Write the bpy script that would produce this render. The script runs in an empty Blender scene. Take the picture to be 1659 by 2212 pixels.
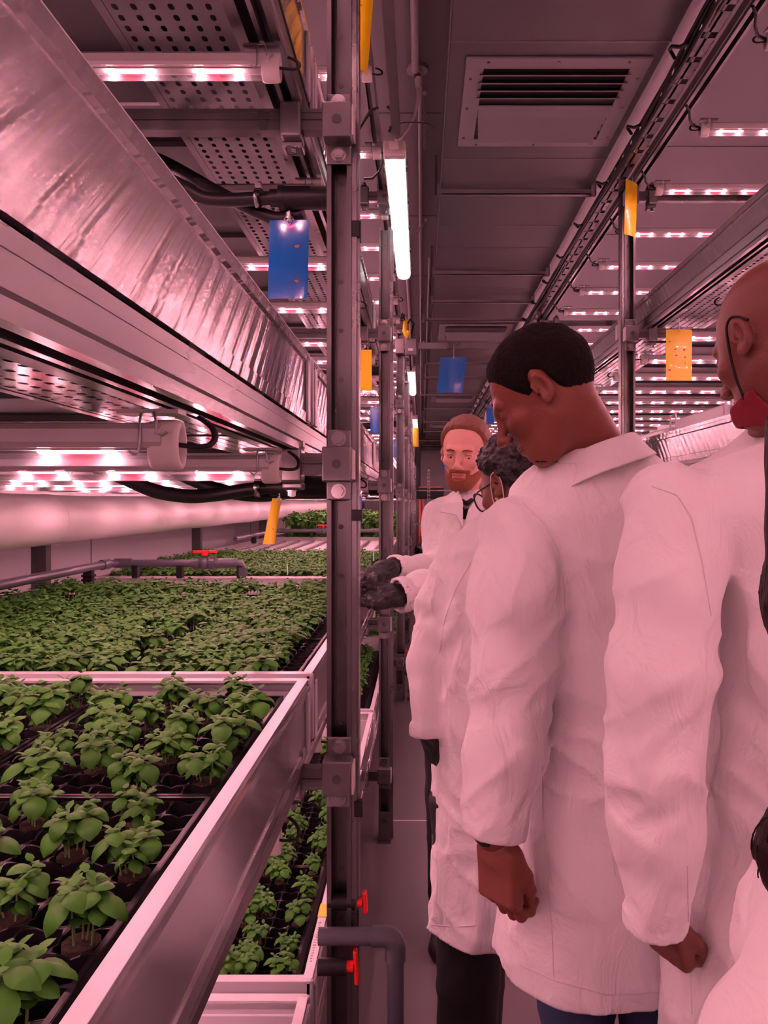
import bpy, math, random
import numpy as np
from mathutils import Vector, Matrix, noise as mnoise
from mathutils.bvhtree import BVHTree

PI = math.pi
rnd = random.Random(7)
sc = bpy.context.scene
COL = sc.collection

# ------------------------------------------------------------------ camera
F = 1662.0            # focal length in pixels of the 1659x2212 frame
VX, VY = 910.0, 1085.0  # vanishing point of the aisle
CZ = 1.5
cam_d = bpy.data.cameras.new('camera')
cam = bpy.data.objects.new('camera', cam_d)
COL.objects.link(cam)
cam.location = (0, 0, CZ)
cam.rotation_euler = (PI / 2, 0, 0)
cam_d.sensor_fit = 'VERTICAL'
cam_d.sensor_height = 36.0
cam_d.lens = F / 2212 * 36.0
cam_d.shift_x = -(VX - 829.5) / 2212
cam_d.shift_y = -(1106 - VY) / 2212
cam_d.clip_start = 0.02
cam_d.clip_end = 100
sc.camera = cam


def W(px, py, Y):
    """world point seen at pixel px,py at the depth Y"""
    return Vector(((px - VX) * Y / F, Y, CZ + (VY - py) * Y / F))


# ------------------------------------------------------------------ mesh builder
class MB:
    def __init__(s):
        s.v = []; s.f = []; s.sm = []; s.mi = []; s.m = 0

    def add(s, vs, fs, smooth=False):
        o = len(s.v)
        s.v.extend([tuple(p) for p in vs])
        for f in fs:
            s.f.append([i + o for i in f]); s.sm.append(smooth); s.mi.append(s.m)
        return s

    def box(s, x0, x1, y0, y1, z0, z1):
        vs = [(x, y, z) for z in (z0, z1) for y in (y0, y1) for x in (x0, x1)]
        return s.add(vs, [(0, 2, 3, 1), (4, 5, 7, 6), (0, 1, 5, 4), (2, 6, 7, 3), (0, 4, 6, 2), (1, 3, 7, 5)])

    def obox(s, c, ax, ay, az):
        c = Vector(c); ax = Vector(ax); ay = Vector(ay); az = Vector(az)
        vs = [c + ax * i + ay * j + az * k for k in (-1, 1) for j in (-1, 1) for i in (-1, 1)]
        return s.add(vs, [(0, 2, 3, 1), (4, 5, 7, 6), (0, 1, 5, 4), (2, 6, 7, 3), (0, 4, 6, 2), (1, 3, 7, 5)])

    def cyl(s, p, q, r, n=16, r2=None, caps=True, smooth=True):
        p = Vector(p); q = Vector(q); r2 = r if r2 is None else r2
        d = (q - p).normalized()
        a = Vector((0, 0, 1)) if abs(d.z) < .9 else Vector((1, 0, 0))
        u = d.cross(a).normalized(); w = d.cross(u).normalized()
        dirs = [u * math.cos(2 * PI * i / n) + w * math.sin(2 * PI * i / n) for i in range(n)]
        A = [p + e * r for e in dirs]; B = [q + e * r2 for e in dirs]
        s.add(A + B, [(i, n + i, n + (i + 1) % n, (i + 1) % n) for i in range(n)], smooth)
        if caps:
            s.add(A, [list(range(n))]); s.add(B, [list(range(n))[::-1]])
        return s

    def tube(s, pts, r, n=8, caps=True, smooth=True):
        pts = [Vector(p) for p in pts]
        rs = r if isinstance(r, (list, tuple)) else [r] * len(pts)
        rings = []; prev = None
        for i, p in enumerate(pts):
            a = pts[max(i - 1, 0)]; b = pts[min(i + 1, len(pts) - 1)]
            d = (b - a)
            d = d.normalized() if d.length > 1e-9 else Vector((0, 0, 1))
            if prev is None:
                h = Vector((0, 0, 1)) if abs(d.z) < .9 else Vector((1, 0, 0))
                u = d.cross(h).normalized()
            else:
                u = (prev - d * prev.dot(d))
                u = u.normalized() if u.length > 1e-9 else d.orthogonal().normalized()
            prev = u; w = d.cross(u)
            rings.append([p + (u * math.cos(2 * PI * k / n) + w * math.sin(2 * PI * k / n)) * rs[i] for k in range(n)])
        vs = [q for g in rings for q in g]
        fs = []
        for i in range(len(pts) - 1):
            for k in range(n):
                fs.append((i * n + k, i * n + (k + 1) % n, (i + 1) * n + (k + 1) % n, (i + 1) * n + k))
        s.add(vs, fs, smooth)
        if caps:
            s.add(rings[0], [list(range(n))[::-1]]); s.add(rings[-1], [list(range(n))])
        return s

    def prism_y(s, prof, y0, y1, closed=True, smooth=False):
        """profile of (x,z) points swept along Y"""
        n = len(prof)
        A = [(x, y0, z) for x, z in prof]; B = [(x, y1, z) for x, z in prof]
        m = n if closed else n - 1
        s.add(A + B, [(i, (i + 1) % n, n + (i + 1) % n, n + i) for i in range(m)], smooth)
        if closed:
            s.add(A, [list(range(n))[::-1]]); s.add(B, [list(range(n))])
        return s

    def prism_x(s, prof, x0, x1, closed=True, smooth=False):
        """profile of (y,z) points swept along X"""
        n = len(prof)
        A = [(x0, y, z) for y, z in prof]; B = [(x1, y, z) for y, z in prof]
        m = n if closed else n - 1
        s.add(A + B, [(i, (i + 1) % n, n + (i + 1) % n, n + i)[::-1] for i in range(m)], smooth)
        if closed:
            s.add(A, [list(range(n))]); s.add(B, [list(range(n))[::-1]])
        return s

    def sphere(s, c, r, nu=12, nv=8, sc3=(1, 1, 1)):
        vs = []; fs = []
        for j in range(nv + 1):
            t = PI * j / nv
            for i in range(nu):
                a = 2 * PI * i / nu
                vs.append((c[0] + r * sc3[0] * math.sin(t) * math.cos(a), c[1] + r * sc3[1] * math.sin(t) * math.sin(a), c[2] + r * sc3[2] * math.cos(t)))
        for j in range(nv):
            for i in range(nu):
                fs.append((j * nu + i, (j + 1) * nu + i, (j + 1) * nu + (i + 1) % nu, j * nu + (i + 1) % nu))
        return s.add(vs, fs, True)

    def build(s, name, mats, parent=None, bevel=0, label=None, solid=0, local=False, subsurf=0):
        me = bpy.data.meshes.new(name)
        off = Vector((0, 0, 0)) if (parent is None or local) else wloc(parent)
        if off.length > 0:
            vs = [(a - off.x, b - off.y, c - off.z) for a, b, c in s.v]
        else:
            vs = s.v
        me.from_pydata(vs, [], s.f)
        if not isinstance(mats, (list, tuple)):
            mats = [mats]
        for m in mats:
            me.materials.append(m)
        me.polygons.foreach_set('use_smooth', s.sm)
        if len(mats) > 1:
            me.polygons.foreach_set('material_index', s.mi)
        me.update()
        o = bpy.data.objects.new(name, me)
        COL.objects.link(o)
        if parent is not None:
            o.parent = parent
        if bevel:
            b = o.modifiers.new('bevel', 'BEVEL'); b.width = bevel; b.segments = 2; b.limit_method = 'ANGLE'
            b.harden_normals = False
        if solid:
            b = o.modifiers.new('solid', 'SOLIDIFY'); b.thickness = solid; b.offset = 0
        if subsurf:
            b = o.modifiers.new('sub', 'SUBSURF'); b.levels = subsurf; b.render_levels = subsurf
        if label:
            o['label'] = label
        return o


def wloc(o):
    p = Vector(o.location)
    while o.parent is not None:
        o = o.parent; p += Vector(o.location)
    return p


def thing(name, label, cat, loc=(0, 0, 0), group=None):
    o = bpy.data.objects.new(name, None)
    o.empty_display_size = .05
    COL.objects.link(o); o.location = loc
    o['label'] = label; o['category'] = cat
    if group: o['group'] = group
    return o


def tag(o, label, cat, group=None, kind=None):
    if label: o['label'] = label
    if cat: o['category'] = cat
    if group: o['group'] = group
    if kind: o['kind'] = kind
    return o


KIDS = {}


def kids_of(o):
    return [c for c in COL.objects if c.parent == o]


def dup(root, loc, label=None, group=None, kidtree=None):
    """copy of a thing with copies of its parts and sub-parts"""
    if root.name not in KIDS:
        KIDS[root.name] = [(c, kids_of(c)) for c in kids_of(root)]
    r = root.copy(); COL.objects.link(r); r.location = loc
    if label: r['label'] = label
    if group: r['group'] = group
    for ch, gs in KIDS[root.name]:
        c = ch.copy(); COL.objects.link(c); c.parent = r
        for g in gs:
            d = g.copy(); COL.objects.link(d); d.parent = c
    return r


ORD = ['first', 'second', 'third', 'fourth', 'fifth', 'sixth', 'seventh', 'eighth', 'ninth', 'tenth', 'eleventh', 'twelfth',
       'thirteenth', 'fourteenth', 'fifteenth', 'sixteenth', 'seventeenth', 'eighteenth', 'nineteenth', 'twentieth']
ORD += ['twenty-' + x for x in ORD[:9]] + ['thirtieth'] + ['thirty-' + x for x in ORD[:9]] + ['fortieth'] + ['forty-' + x for x in ORD[:9]]


# ------------------------------------------------------------------ materials
def mat(name, col, rough=.5, metal=0, spec=None, bump=0, bscale=60, bstretch=(1, 1, 1), var=0, vscale=8, vstretch=(1, 1, 1),
        emit=None, estr=0, trans=0, sss=0, sheen=0, alpha=1, aniso=0, rvar=0, coat=0):
    m = bpy.data.materials.new(name)
    m.use_nodes = True
    nt = m.node_tree; n = nt.nodes; L = nt.links
    b = n['Principled BSDF']
    b.inputs['Base Color'].default_value = (*col, 1)
    b.inputs['Roughness'].default_value = rough
    b.inputs['Metallic'].default_value = metal
    if spec is not None: b.inputs['Specular IOR Level'].default_value = spec
    if trans: b.inputs['Transmission Weight'].default_value = trans
    if sss:
        b.inputs['Subsurface Weight'].default_value = sss
        b.inputs['Subsurface Radius'].default_value = (1.0, .35, .2)
        b.inputs['Subsurface Scale'].default_value = .006
    if sheen: b.inputs['Sheen Weight'].default_value = sheen
    if coat: b.inputs['Coat Weight'].default_value = coat
    if aniso: b.inputs['Anisotropic'].default_value = aniso
    if alpha < 1: b.inputs['Alpha'].default_value = alpha
    if emit:
        b.inputs['Emission Color'].default_value = (*emit, 1)
        b.inputs['Emission Strength'].default_value = estr
    if bump or var or rvar:
        tc = n.new('ShaderNodeTexCoord')
    if var or rvar:
        mp = n.new('ShaderNodeMapping'); mp.inputs['Scale'].default_value = vstretch
        L.new(tc.outputs['Object'], mp.inputs[0])
        t = n.new('ShaderNodeTexNoise'); t.inputs['Scale'].default_value = vscale; t.inputs['Detail'].default_value = 6
        L.new(mp.outputs[0], t.inputs['Vector'])
        if var:
            mx = n.new('ShaderNodeMix'); mx.data_type = 'RGBA'
            mx.inputs[6].default_value = tuple(min(1, c * (1 - var)) for c in col) + (1,)
            mx.inputs[7].default_value = tuple(min(1, c * (1 + var)) for c in col) + (1,)
            L.new(t.outputs[0], mx.inputs[0]); L.new(mx.outputs[2], b.inputs['Base Color'])
        if rvar:
            mr = n.new('ShaderNodeMapRange'); mr.inputs[1].default_value = .3; mr.inputs[2].default_value = .7
            mr.inputs[3].default_value = max(.02, rough - rvar); mr.inputs[4].default_value = rough + rvar
            L.new(t.outputs[0], mr.inputs[0]); L.new(mr.outputs[0], b.inputs['Roughness'])
    if bump:
        mp2 = n.new('ShaderNodeMapping'); mp2.inputs['Scale'].default_value = bstretch
        L.new(tc.outputs['Object'], mp2.inputs[0])
        t2 = n.new('ShaderNodeTexNoise'); t2.inputs['Scale'].default_value = bscale; t2.inputs['Detail'].default_value = 5
        L.new(mp2.outputs[0], t2.inputs['Vector'])
        bp = n.new('ShaderNodeBump'); bp.inputs['Strength'].default_value = bump; bp.inputs['Distance'].default_value = .01
        L.new(t2.outputs[0], bp.inputs['Height']); L.new(bp.outputs[0], b.inputs['Normal'])
    return m


M = {}
M['galv'] = mat('galvanised_steel', (.20, .19, .19), .38, .85, var=.4, vscale=14, bump=.04, bscale=50, rvar=.1)
M['strut'] = mat('strut_steel', (.125, .12, .12), .34, .85, var=.4, vscale=10, vstretch=(1, 1, .15), rvar=.1)
M['rail'] = mat('rail_steel', (.21, .205, .205), .30, .9, var=.35, vscale=6, vstretch=(1, .2, 1), rvar=.1)
M['cavity'] = mat('slot_shadow_steel', (.10, .10, .10), .5, .6)
M['bolt'] = mat('zinc_bolt', (.34, .34, .33), .25, 1)
M['alu'] = mat('brushed_aluminium', (.46, .45, .45), .14, .72, bump=.006, bscale=9, bstretch=(.2, 1.6, .8), aniso=1.0)
M['alu'].node_tree.nodes['Principled BSDF'].inputs['Anisotropic Rotation'].default_value = .25
M['lip'] = mat('white_lip', (.60, .58, .59), .35, .15, var=.06, vscale=30)
M['pvc_white'] = mat('white_plastic', (.56, .54, .55), .38, 0)
M['liner'] = mat('white_liner', (.52, .50, .51), .3, 0)
M['pan'] = mat('dark_pan', (.020, .020, .022), .5, .2, var=.3, vscale=8)
M['ctray'] = mat('perforated_tray', (.085, .085, .09), .24, .85, var=.5, vscale=7)
M['black'] = mat('black_plastic', (.006, .0055, .007), .30, 0, spec=.35)
M['rubber'] = mat('black_rubber', (.008, .008, .009), .42, 0, spec=.3)
M['pvcgrey'] = mat('grey_pipe', (.075, .08, .095), .28, 0)
M['red'] = mat('red_plastic', (.75, .02, .015), .28, 0)
M['soil'] = mat('soil', (.05, .03, .018), .95, bump=.6, bscale=200)
M['yellow'] = mat('yellow_card', (.88, .60, .004), .3, 0, coat=.2)
M['blue'] = mat('blue_card', (.006, .12, .42), .12, 0, coat=.6, bump=.05, bscale=20)
M['bug'] = mat('card_stain', (.28, .12, .02), .5, 0)
M['wall'] = mat('white_panel', (.82, .80, .81), .42, 0, var=.04, vscale=2)
M['ceil'] = mat('ceiling_panel', (.20, .185, .20), .5, 0, var=.06, vscale=1.5)
M['duct'] = mat('duct_sheet', (.16, .16, .165), .38, .35, var=.12, vscale=1.2, rvar=.08, bump=.02, bscale=6)
M['floor'] = mat('floor_paint', (.20, .165, .18), .38, 0, var=.12, vscale=3, bump=.02, bscale=40, rvar=.08)
M['grille'] = mat('white_grille', (.30, .29, .30), .4, 0)
M['dark'] = mat('dark_inside', (.03, .03, .03), .6, 0)
M['fabric_duct'] = mat('fabric_duct', (.60, .57, .56), .55, 0, sheen=.2, bump=.05, bscale=8, bstretch=(1, 2, 1))
M['cap'] = mat('lamp_cap', (.52, .48, .45), .35, 0)
M['lamp_body'] = mat('lamp_body', (.40, .37, .36), .35, 0)
M['lens'] = mat('lamp_lens', (.9, .85, .87), .08, 0, alpha=.05)
M['led_w'] = mat('led_white', (0, 0, 0), .5, emit=(1, .43, .515), estr=330)
M['led_r'] = mat('led_red', (0, 0, 0), .5, emit=(1, .07, .17), estr=26)
M['batten'] = mat('batten_diffuser', (.8, .8, .8), .4, emit=(.92, 1, .95), estr=1.5)
M['zinc'] = mat('zinc_plated', (.42, .41, .41), .35, .8, var=.2, vscale=10)
M['led_board'] = mat('led_board', (.22, .20, .20), .5)
M['chain'] = mat('chain_steel', (.35, .35, .35), .4, .9)
M['orange'] = mat('red_orange_paint', (.70, .06, .02), .4, 0)
M['bag'] = mat('black_bag', (.01, .01, .012), .2, 0, bump=.8, bscale=25)


def leaf_mat(name, col, var):
    m = bpy.data.materials.new(name); m.use_nodes = True
    nt = m.node_tree; n = nt.nodes; L = nt.links; b = n['Principled BSDF']
    b.inputs['Roughness'].default_value = .5
    b.inputs['Specular IOR Level'].default_value = .25
    tc = n.new('ShaderNodeTexCoord'); t = n.new('ShaderNodeTexNoise'); t.inputs['Scale'].default_value = 35
    L.new(tc.outputs['Object'], t.inputs['Vector'])
    oi = n.new('ShaderNodeObjectInfo')
    ad = n.new('ShaderNodeMath'); ad.operation = 'MULTIPLY_ADD'
    ad.inputs[1].default_value = .5; L.new(oi.outputs['Random'], ad.inputs[0]); L.new(t.outputs[0], ad.inputs[2])
    mx = n.new('ShaderNodeMix'); mx.data_type = 'RGBA'
    mx.inputs[6].default_value = (*[c * (1 - var) for c in col], 1)
    mx.inputs[7].default_value = (*[c * (1 + var) for c in col], 1)
    sb = n.new('ShaderNodeMath'); sb.operation = 'SUBTRACT'; sb.inputs[1].default_value = .25
    L.new(ad.outputs[0], sb.inputs[0]); L.new(sb.outputs[0], mx.inputs[0]); L.new(mx.outputs[2], b.inputs['Base Color'])
    b.inputs['Subsurface Weight'].default_value = .0
    return m


M['leaf'] = leaf_mat('basil_leaf', (.050, .195, .020), .35)
M['leaf2'] = leaf_mat('basil_leaf_pale', (.09, .22, .05), .3)
M['stem'] = mat('basil_stem', (.22, .36, .12), .5)


def smooth_path(p, n=6):
    p = [Vector(q) for q in p]; out = []
    for i in range(len(p) - 1):
        a = p[max(i - 1, 0)]; b = p[i]; c = p[i + 1]; d = p[min(i + 2, len(p) - 1)]
        for k in range(n):
            t_ = k / n
            out.append(.5 * ((2 * b) + (c - a) * t_ + (2 * a - 5 * b + 4 * c - d) * t_ * t_ + (3 * b - 3 * c + d - a) * t_ ** 3))
    out.append(p[-1]); return out


def streaky(name, base):
    """rolled sheet with slanting shallow ripples"""
    m = base.copy(); m.name = name
    nt = m.node_tree; n = nt.nodes; L = nt.links; b = n['Principled BSDF']
    tc = n.new('ShaderNodeTexCoord'); sp = n.new('ShaderNodeSeparateXYZ'); L.new(tc.outputs['Object'], sp.inputs[0])
    mu = n.new('ShaderNodeMath'); mu.operation = 'MULTIPLY_ADD'; mu.inputs[1].default_value = -1.1
    L.new(sp.outputs[2], mu.inputs[0]); L.new(sp.outputs[1], mu.inputs[2])
    z5 = n.new('ShaderNodeMath'); z5.operation = 'MULTIPLY'; z5.inputs[1].default_value = .5; L.new(sp.outputs[2], z5.inputs[0])
    cb = n.new('ShaderNodeCombineXYZ'); L.new(mu.outputs[0], cb.inputs[0]); L.new(z5.outputs[0], cb.inputs[1])
    prev = None
    for sc_, dist, dt in ((6.5, .0007, 2.4), (20, .00014, 2.0)):
        w = n.new('ShaderNodeTexWave'); w.wave_type = 'BANDS'; w.bands_direction = 'X'; w.inputs['Scale'].default_value = sc_
        w.inputs['Distortion'].default_value = dt; w.inputs['Detail'].default_value = 2; w.inputs['Detail Scale'].default_value = .6
        L.new(cb.outputs[0], w.inputs['Vector'])
        bp = n.new('ShaderNodeBump'); bp.inputs['Strength'].default_value = 1; bp.inputs['Distance'].default_value = dist
        L.new(w.outputs[1], bp.inputs['Height'])
        if prev is not None: L.new(prev.outputs[0], bp.inputs['Normal'])
        prev = bp
    L.new(prev.outputs[0], b.inputs['Normal'])
    return m


M['alu_streak'] = streaky('rippled_aluminium', M['alu'])
# ================================================================== the room
ROOM_X0, ROOM_X1, ROOM_Y0, ROOM_Y1, ROOM_Z = -2.02, 2.95, -3.0, 20.0, 3.12


def struct(name, m, material):
    o = m.build(name, material); o['kind'] = 'structure'
    return o


fl = MB().box(ROOM_X0, ROOM_X1, ROOM_Y0, ROOM_Y1, -.05, 0); struct('floor', fl, M['floor'])
ce = MB().box(ROOM_X0, ROOM_X1, ROOM_Y0, ROOM_Y1, ROOM_Z, ROOM_Z + .05)
struct('ceiling', ce, M['ceil'])
struct('wall_left', MB().box(ROOM_X0 - .05, ROOM_X0, ROOM_Y0, ROOM_Y1, 0, ROOM_Z), M['wall'])
struct('wall_right', MB().box(ROOM_X1, ROOM_X1 + .05, ROOM_Y0, ROOM_Y1, 0, ROOM_Z), M['wall'])
struct('wall_back', MB().box(ROOM_X0, ROOM_X1, ROOM_Y1, ROOM_Y1 + .05, 0, ROOM_Z), M['wall'])
struct('wall_front', MB().box(ROOM_X0, ROOM_X1, ROOM_Y0 - .05, ROOM_Y0, 0, ROOM_Z), M['wall'])
tb = MB()
for k in range(9):
    tb.box(ROOM_X0, ROOM_X0 + .004, .3 + k * 2.2, .306 + k * 2.2, 0, ROOM_Z)
struct('trim_1', tb, M['ceil'])
# long joints between ceiling panels
tj = MB()
for y in np.arange(0.9, 19, 1.15):
    tj.box(-.2, .085, y, y + .006, ROOM_Z - .003, ROOM_Z)
    tj.box(.93, ROOM_X1, y + .3, y + .306, ROOM_Z - .003, ROOM_Z)
struct('trim_2', tj, M['duct'])
# floor joint and screed line
struct('trim_3', MB().box(-.2, ROOM_X1, 3.62, 3.628, 0, .0015), M['wall'])

# ================================================================== posts, brackets, beams
LV = {'D': .30, 'C': .965, 'B': 1.574, 'A': 2.24, 'T': 2.84}
LVN = {'D': 'lowest', 'C': 'waist-high', 'B': 'eye-level', 'A': 'overhead', 'T': 'topmost'}
PY = [1.53, 3.41, 5.80, 8.20, 10.7, 13.2, 15.7, 18.2]
XL, XR = -.1635, .925     # centres of the aisle-side posts
SIDEN = {-1: 'left', 1: 'right'}
# measured from the front


def hexbolt(m, c, r=.011, d=-1, axis='y'):
    """washer and hexagonal head facing the camera side"""
    c = Vector(c)
    dv = Vector((0, d, 0)) if axis == 'y' else Vector((0, 0, d))
    m.cyl(c, c + dv * .003, r * 1.35, 20)
    m.cyl(c + dv * .003, c + dv * .012, r, 6, smooth=False)
    m.cyl(c + dv * .012, c + dv * .0135, r * .62, 14)


def bracket(parent, x, y, z, w=.049, h=.140):
    """saddle bracket clamping a beam to the post, front at y"""
    m = MB()
    m.box(x - w / 2, x + w / 2, y - .006, y, z - h / 2, z + h / 2)
    ys = y - .047
    m.box(x - w / 2 - .004, x + w / 2 + .004, ys, y - .004, z - .034, z + .034)
    b = m.build('bracket', M['galv'], parent, bevel=.004)
    m2 = MB(); m2.cyl((x, ys - .0005, z), (x, ys + .004, z), .009, 18)
    m2.build('hole_plug', M['cavity'], b, local=False)
    for dz in (-.052, .052):
        m3 = MB(); hexbolt(m3, (x, y - .006, z + dz)); m3.build('bolt', M['bolt'], b)
    return b


def inner_clamp(parent, x, y, z):
    m = MB()
    w = .04
    m.box(x - w / 2, x + w / 2, y - .052, y + .004, z - .036, z + .032)
    m.box(x - w / 2, x + w / 2, y - .03, y + .01, z + .030, z + .05)
    m.box(x - w / 2, x + w / 2, y - .03, y + .01, z - .05, z - .034)
    b = m.build('clamp', M['galv'], parent, bevel=.005)
    m3 = MB(); hexbolt(m3, (x, y - .03, z - .05), .009, -1, 'z'); hexbolt(m3, (x, y - .03, z + .05), .009, 1, 'z')
    m3.build('bolt', M['bolt'], b)


def make_post(x, y, z1, sgn, label, levels, group=None):
    """slotted channel post, open side towards the camera; flange on the aisle side"""
    t = thing('rack_post', label, 'post', (x, y, 0), group)
    hw = .0245; d = .045
    m = MB()
    m.box(x - hw, x - hw + .003, y, y + d, .004, z1)
    m.box(x + hw - .003, x + hw, y, y + d, .004, z1)
    m.box(x - hw, x + hw, y + d - .003, y + d, .004, z1)
    m.box(x - hw + .003, x - hw + .009, y, y + .003, .004, z1)
    m.box(x + hw - .009, x + hw - .003, y, y + .003, .004, z1)
    m.box(x - hw + .006, x - hw + .009, y + .003, y + .012, .004, z1)
    m.box(x + hw - .009, x + hw - .006, y + .003, y + .012, .004, z1)
    # raised ribs on the back of the channel
    m.box(x - .013, x - .009, y + d - .006, y + d - .003, .004, z1)
    m.box(x + .009, x + .013, y + d - .006, y + d - .003, .004, z1)
    m.m = 1; k = .05
    while k < z1 - .03:
        if all(abs(k - LV[q]) > .08 for q in levels):
            m.cyl((x, y + d - .0036, k), (x, y + d - .003, k), .0052, 10)
        k += .1
    m.build('channel', [M['strut'], M['cavity']], t)
    f = MB(); s = -sgn
    f.box(*sorted((x + s * hw, x + s * (hw + .010))), y + .004, y + .05, .004, z1 - .01)
    f.box(*sorted((x + s * (hw + .010), x + s * (hw + .014))), y + .010, y + .05, .004, z1 - .01)
    f.build('side_flange', M['rail'], t)
    fp = MB(); fp.box(x - .03, x + .03, y - .03, y + .07, 0, .006)
    fp.box(x - .026, x + .026, y - .006, y, .006, .13)
    p = fp.build('base_plate', M['galv'], t, bevel=.001)
    fb = MB(); hexbolt(fb, (x, y - .006, .08)); fb.build('bolt', M['bolt'], p)
    for q in levels:
        bracket(t, x, y, LV[q])
        e = MB(); e.box(*sorted((x - sgn * .0285, x - sgn * .033)), y - .045, y - .004, LV[q] - .03, LV[q] + .028)
        e.build('beam_end_cap', M['cap'], t, bevel=.001)
    return t


BACKX = {-1: -1.70, 1: 2.42}
for sgn, xx in ((-1, XL), (1, XR)):
    for i, y in enumerate(PY):
        lv = 'ABCDT' if not (sgn < 0 and i == 0) else 'ABC'
        z1 = 3.02 if sgn < 0 and i < 2 else 2.93
        if sgn < 0 and i == 1: z1 = 2.72
        make_post(xx, y, z1, sgn, '%s galvanised slotted post along the %s rack, counted from the camera' % (ORD[i], SIDEN[sgn]), lv)
for i, y in enumerate(PY[1:5]):
    t = thing('rack_post', '%s dark post by the wall behind the basil trays, from the left' % ORD[i], 'post', (BACKX[-1], y, 0))
    m = MB()
    x = BACKX[-1]
    m.box(x - .03, x - .004, y, y + .05, 0, 1.33); m.build('channel', M['cavity'], t)
    m = MB(); m.box(x - .004, x + .035, y + .002, y + .05, 0, 1.33); m.build('side_flange', M['strut'], t)

# cross beams
for sgn, xx in ((-1, XL), (1, XR)):
    for i, y in enumerate(PY):
        for q in LV:
            if sgn < 0 and i == 0 and q in 'DT': continue
            z = LV[q]
            xa, xb = xx, BACKX[sgn]
            t = thing('cross_beam', 'galvanised channel beam on the %s post of the %s rack, %s level' % (ORD[i], SIDEN[sgn], LVN[q]), 'beam', (xa, y, z))
            m = MB(); x0, x1 = sorted((xa, xb)); yy = y - .022
            m.box(x0, x1, yy - .02, yy + .012, z + .001, z + .0185)
            m.box(x0, x1, yy - .02, yy + .012, z - .0185, z - .001)
            m.box(x0, x1, yy - .0215, yy - .0195, z - .0205, z - .013)
            m.box(x0, x1, yy - .0215, yy - .0195, z + .013, z + .0205)
            m.build('channel', M['strut'], t)
            if i < 4:
                inner_clamp(t, xx + sgn * .088, y - .002, z)
# ------------------------------------------------------------------ longitudinal rails
RAILZ = {-1: {'A': (2.272, 2.325), 'B': (1.603, 1.658), 'C': (.950, .985), 'D': (.285, .320), 'T': (2.86, 2.91)},
         1: {'A': (2.258, 2.305), 'B': (1.603, 1.655), 'C': (.950, .985), 'D': (.285, .320), 'T': (2.86, 2.91)}}
TRX = {-1: -.2355, 1: .980}      # outer face of the trays
for sgn in (-1, 1):
    for q in LV:
        z0, z1 = RAILZ[sgn][q]
        for side_i, xo in enumerate((TRX[sgn], BACKX[sgn] - sgn * .07)):
            if q == 'T' and side_i == 0:
                xo = {-1: -.155, 1: .905}[sgn]
            lab = 'long steel rail under the %s trays of the %s rack, %s' % (LVN[q], SIDEN[sgn], ('aisle side', 'wall side')[side_i])
            if q == 'T': lab = 'long steel rail carrying the topmost lamps of the %s rack, %s' % (SIDEN[sgn], ('aisle side', 'wall side')[side_i])
            t = thing('support_rail', lab, 'rail', (xo, ROOM_Y0 + .3, z0))
            s = sgn if side_i == 0 else -sgn
            def X(a): return xo + s * a
            m = MB(); Y0, Y1 = ROOM_Y0 + .3, 19
            h = z1 - z0
            prof = [(X(0), z0), (X(0), z0 + h * .25), (X(-.003), z0 + h * .3), (X(-.003), z0 + h * .7), (X(0), z0 + h * .75), (X(0), z1), (X(.036), z1), (X(.036), z1 - .004),
                    (X(.004), z1 - .004), (X(.004), z0 + .003), (X(.012), z0 + .003), (X(.012), z0)]
            m.prism_y(prof, Y0, Y1)
            m.prism_y([(X(.028), z0), (X(.028), z1 - .004), (X(.036), z1 - .004), (X(.036), z0)], Y0, Y1)
            m.build('profile', M['rail'], t)
            m = MB(); m.prism_y([(X(.0045), z0 + .022), (X(.027), z0 + .022), (X(.027), z0 + .024), (X(.0045), z0 + .024)], Y0, Y1)
            m.build('slot', M['cavity'], t)
            if q in 'AB' and side_i == 0:
                m = MB(); m.prism_y([(X(.055), z0 + .004), (X(.055), z1), (X(.075), z1), (X(.075), z0 + .004)], Y0, Y1)
                m.build('inner_channel', M['strut'], t)

# ================================================================== long trays
TRAYY = [(-.60, 1.61), (1.65, 3.77), (3.81, 5.90), (5.94, 8.10), (8.14, 10.3), (10.34, 12.5), (12.54, 14.7), (14.74, 16.9)]
TRAYZ = {-1: {'A': (2.330, 2.478), 'B': (1.662, 1.810), 'C': (.985, 1.131), 'D': (.325, .471)},
         1: {'A': (2.305, 2.405), 'B': (1.655, 1.780), 'C': (.985, 1.131), 'D': (.325, .471)}}
TRW = 1.40


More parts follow.
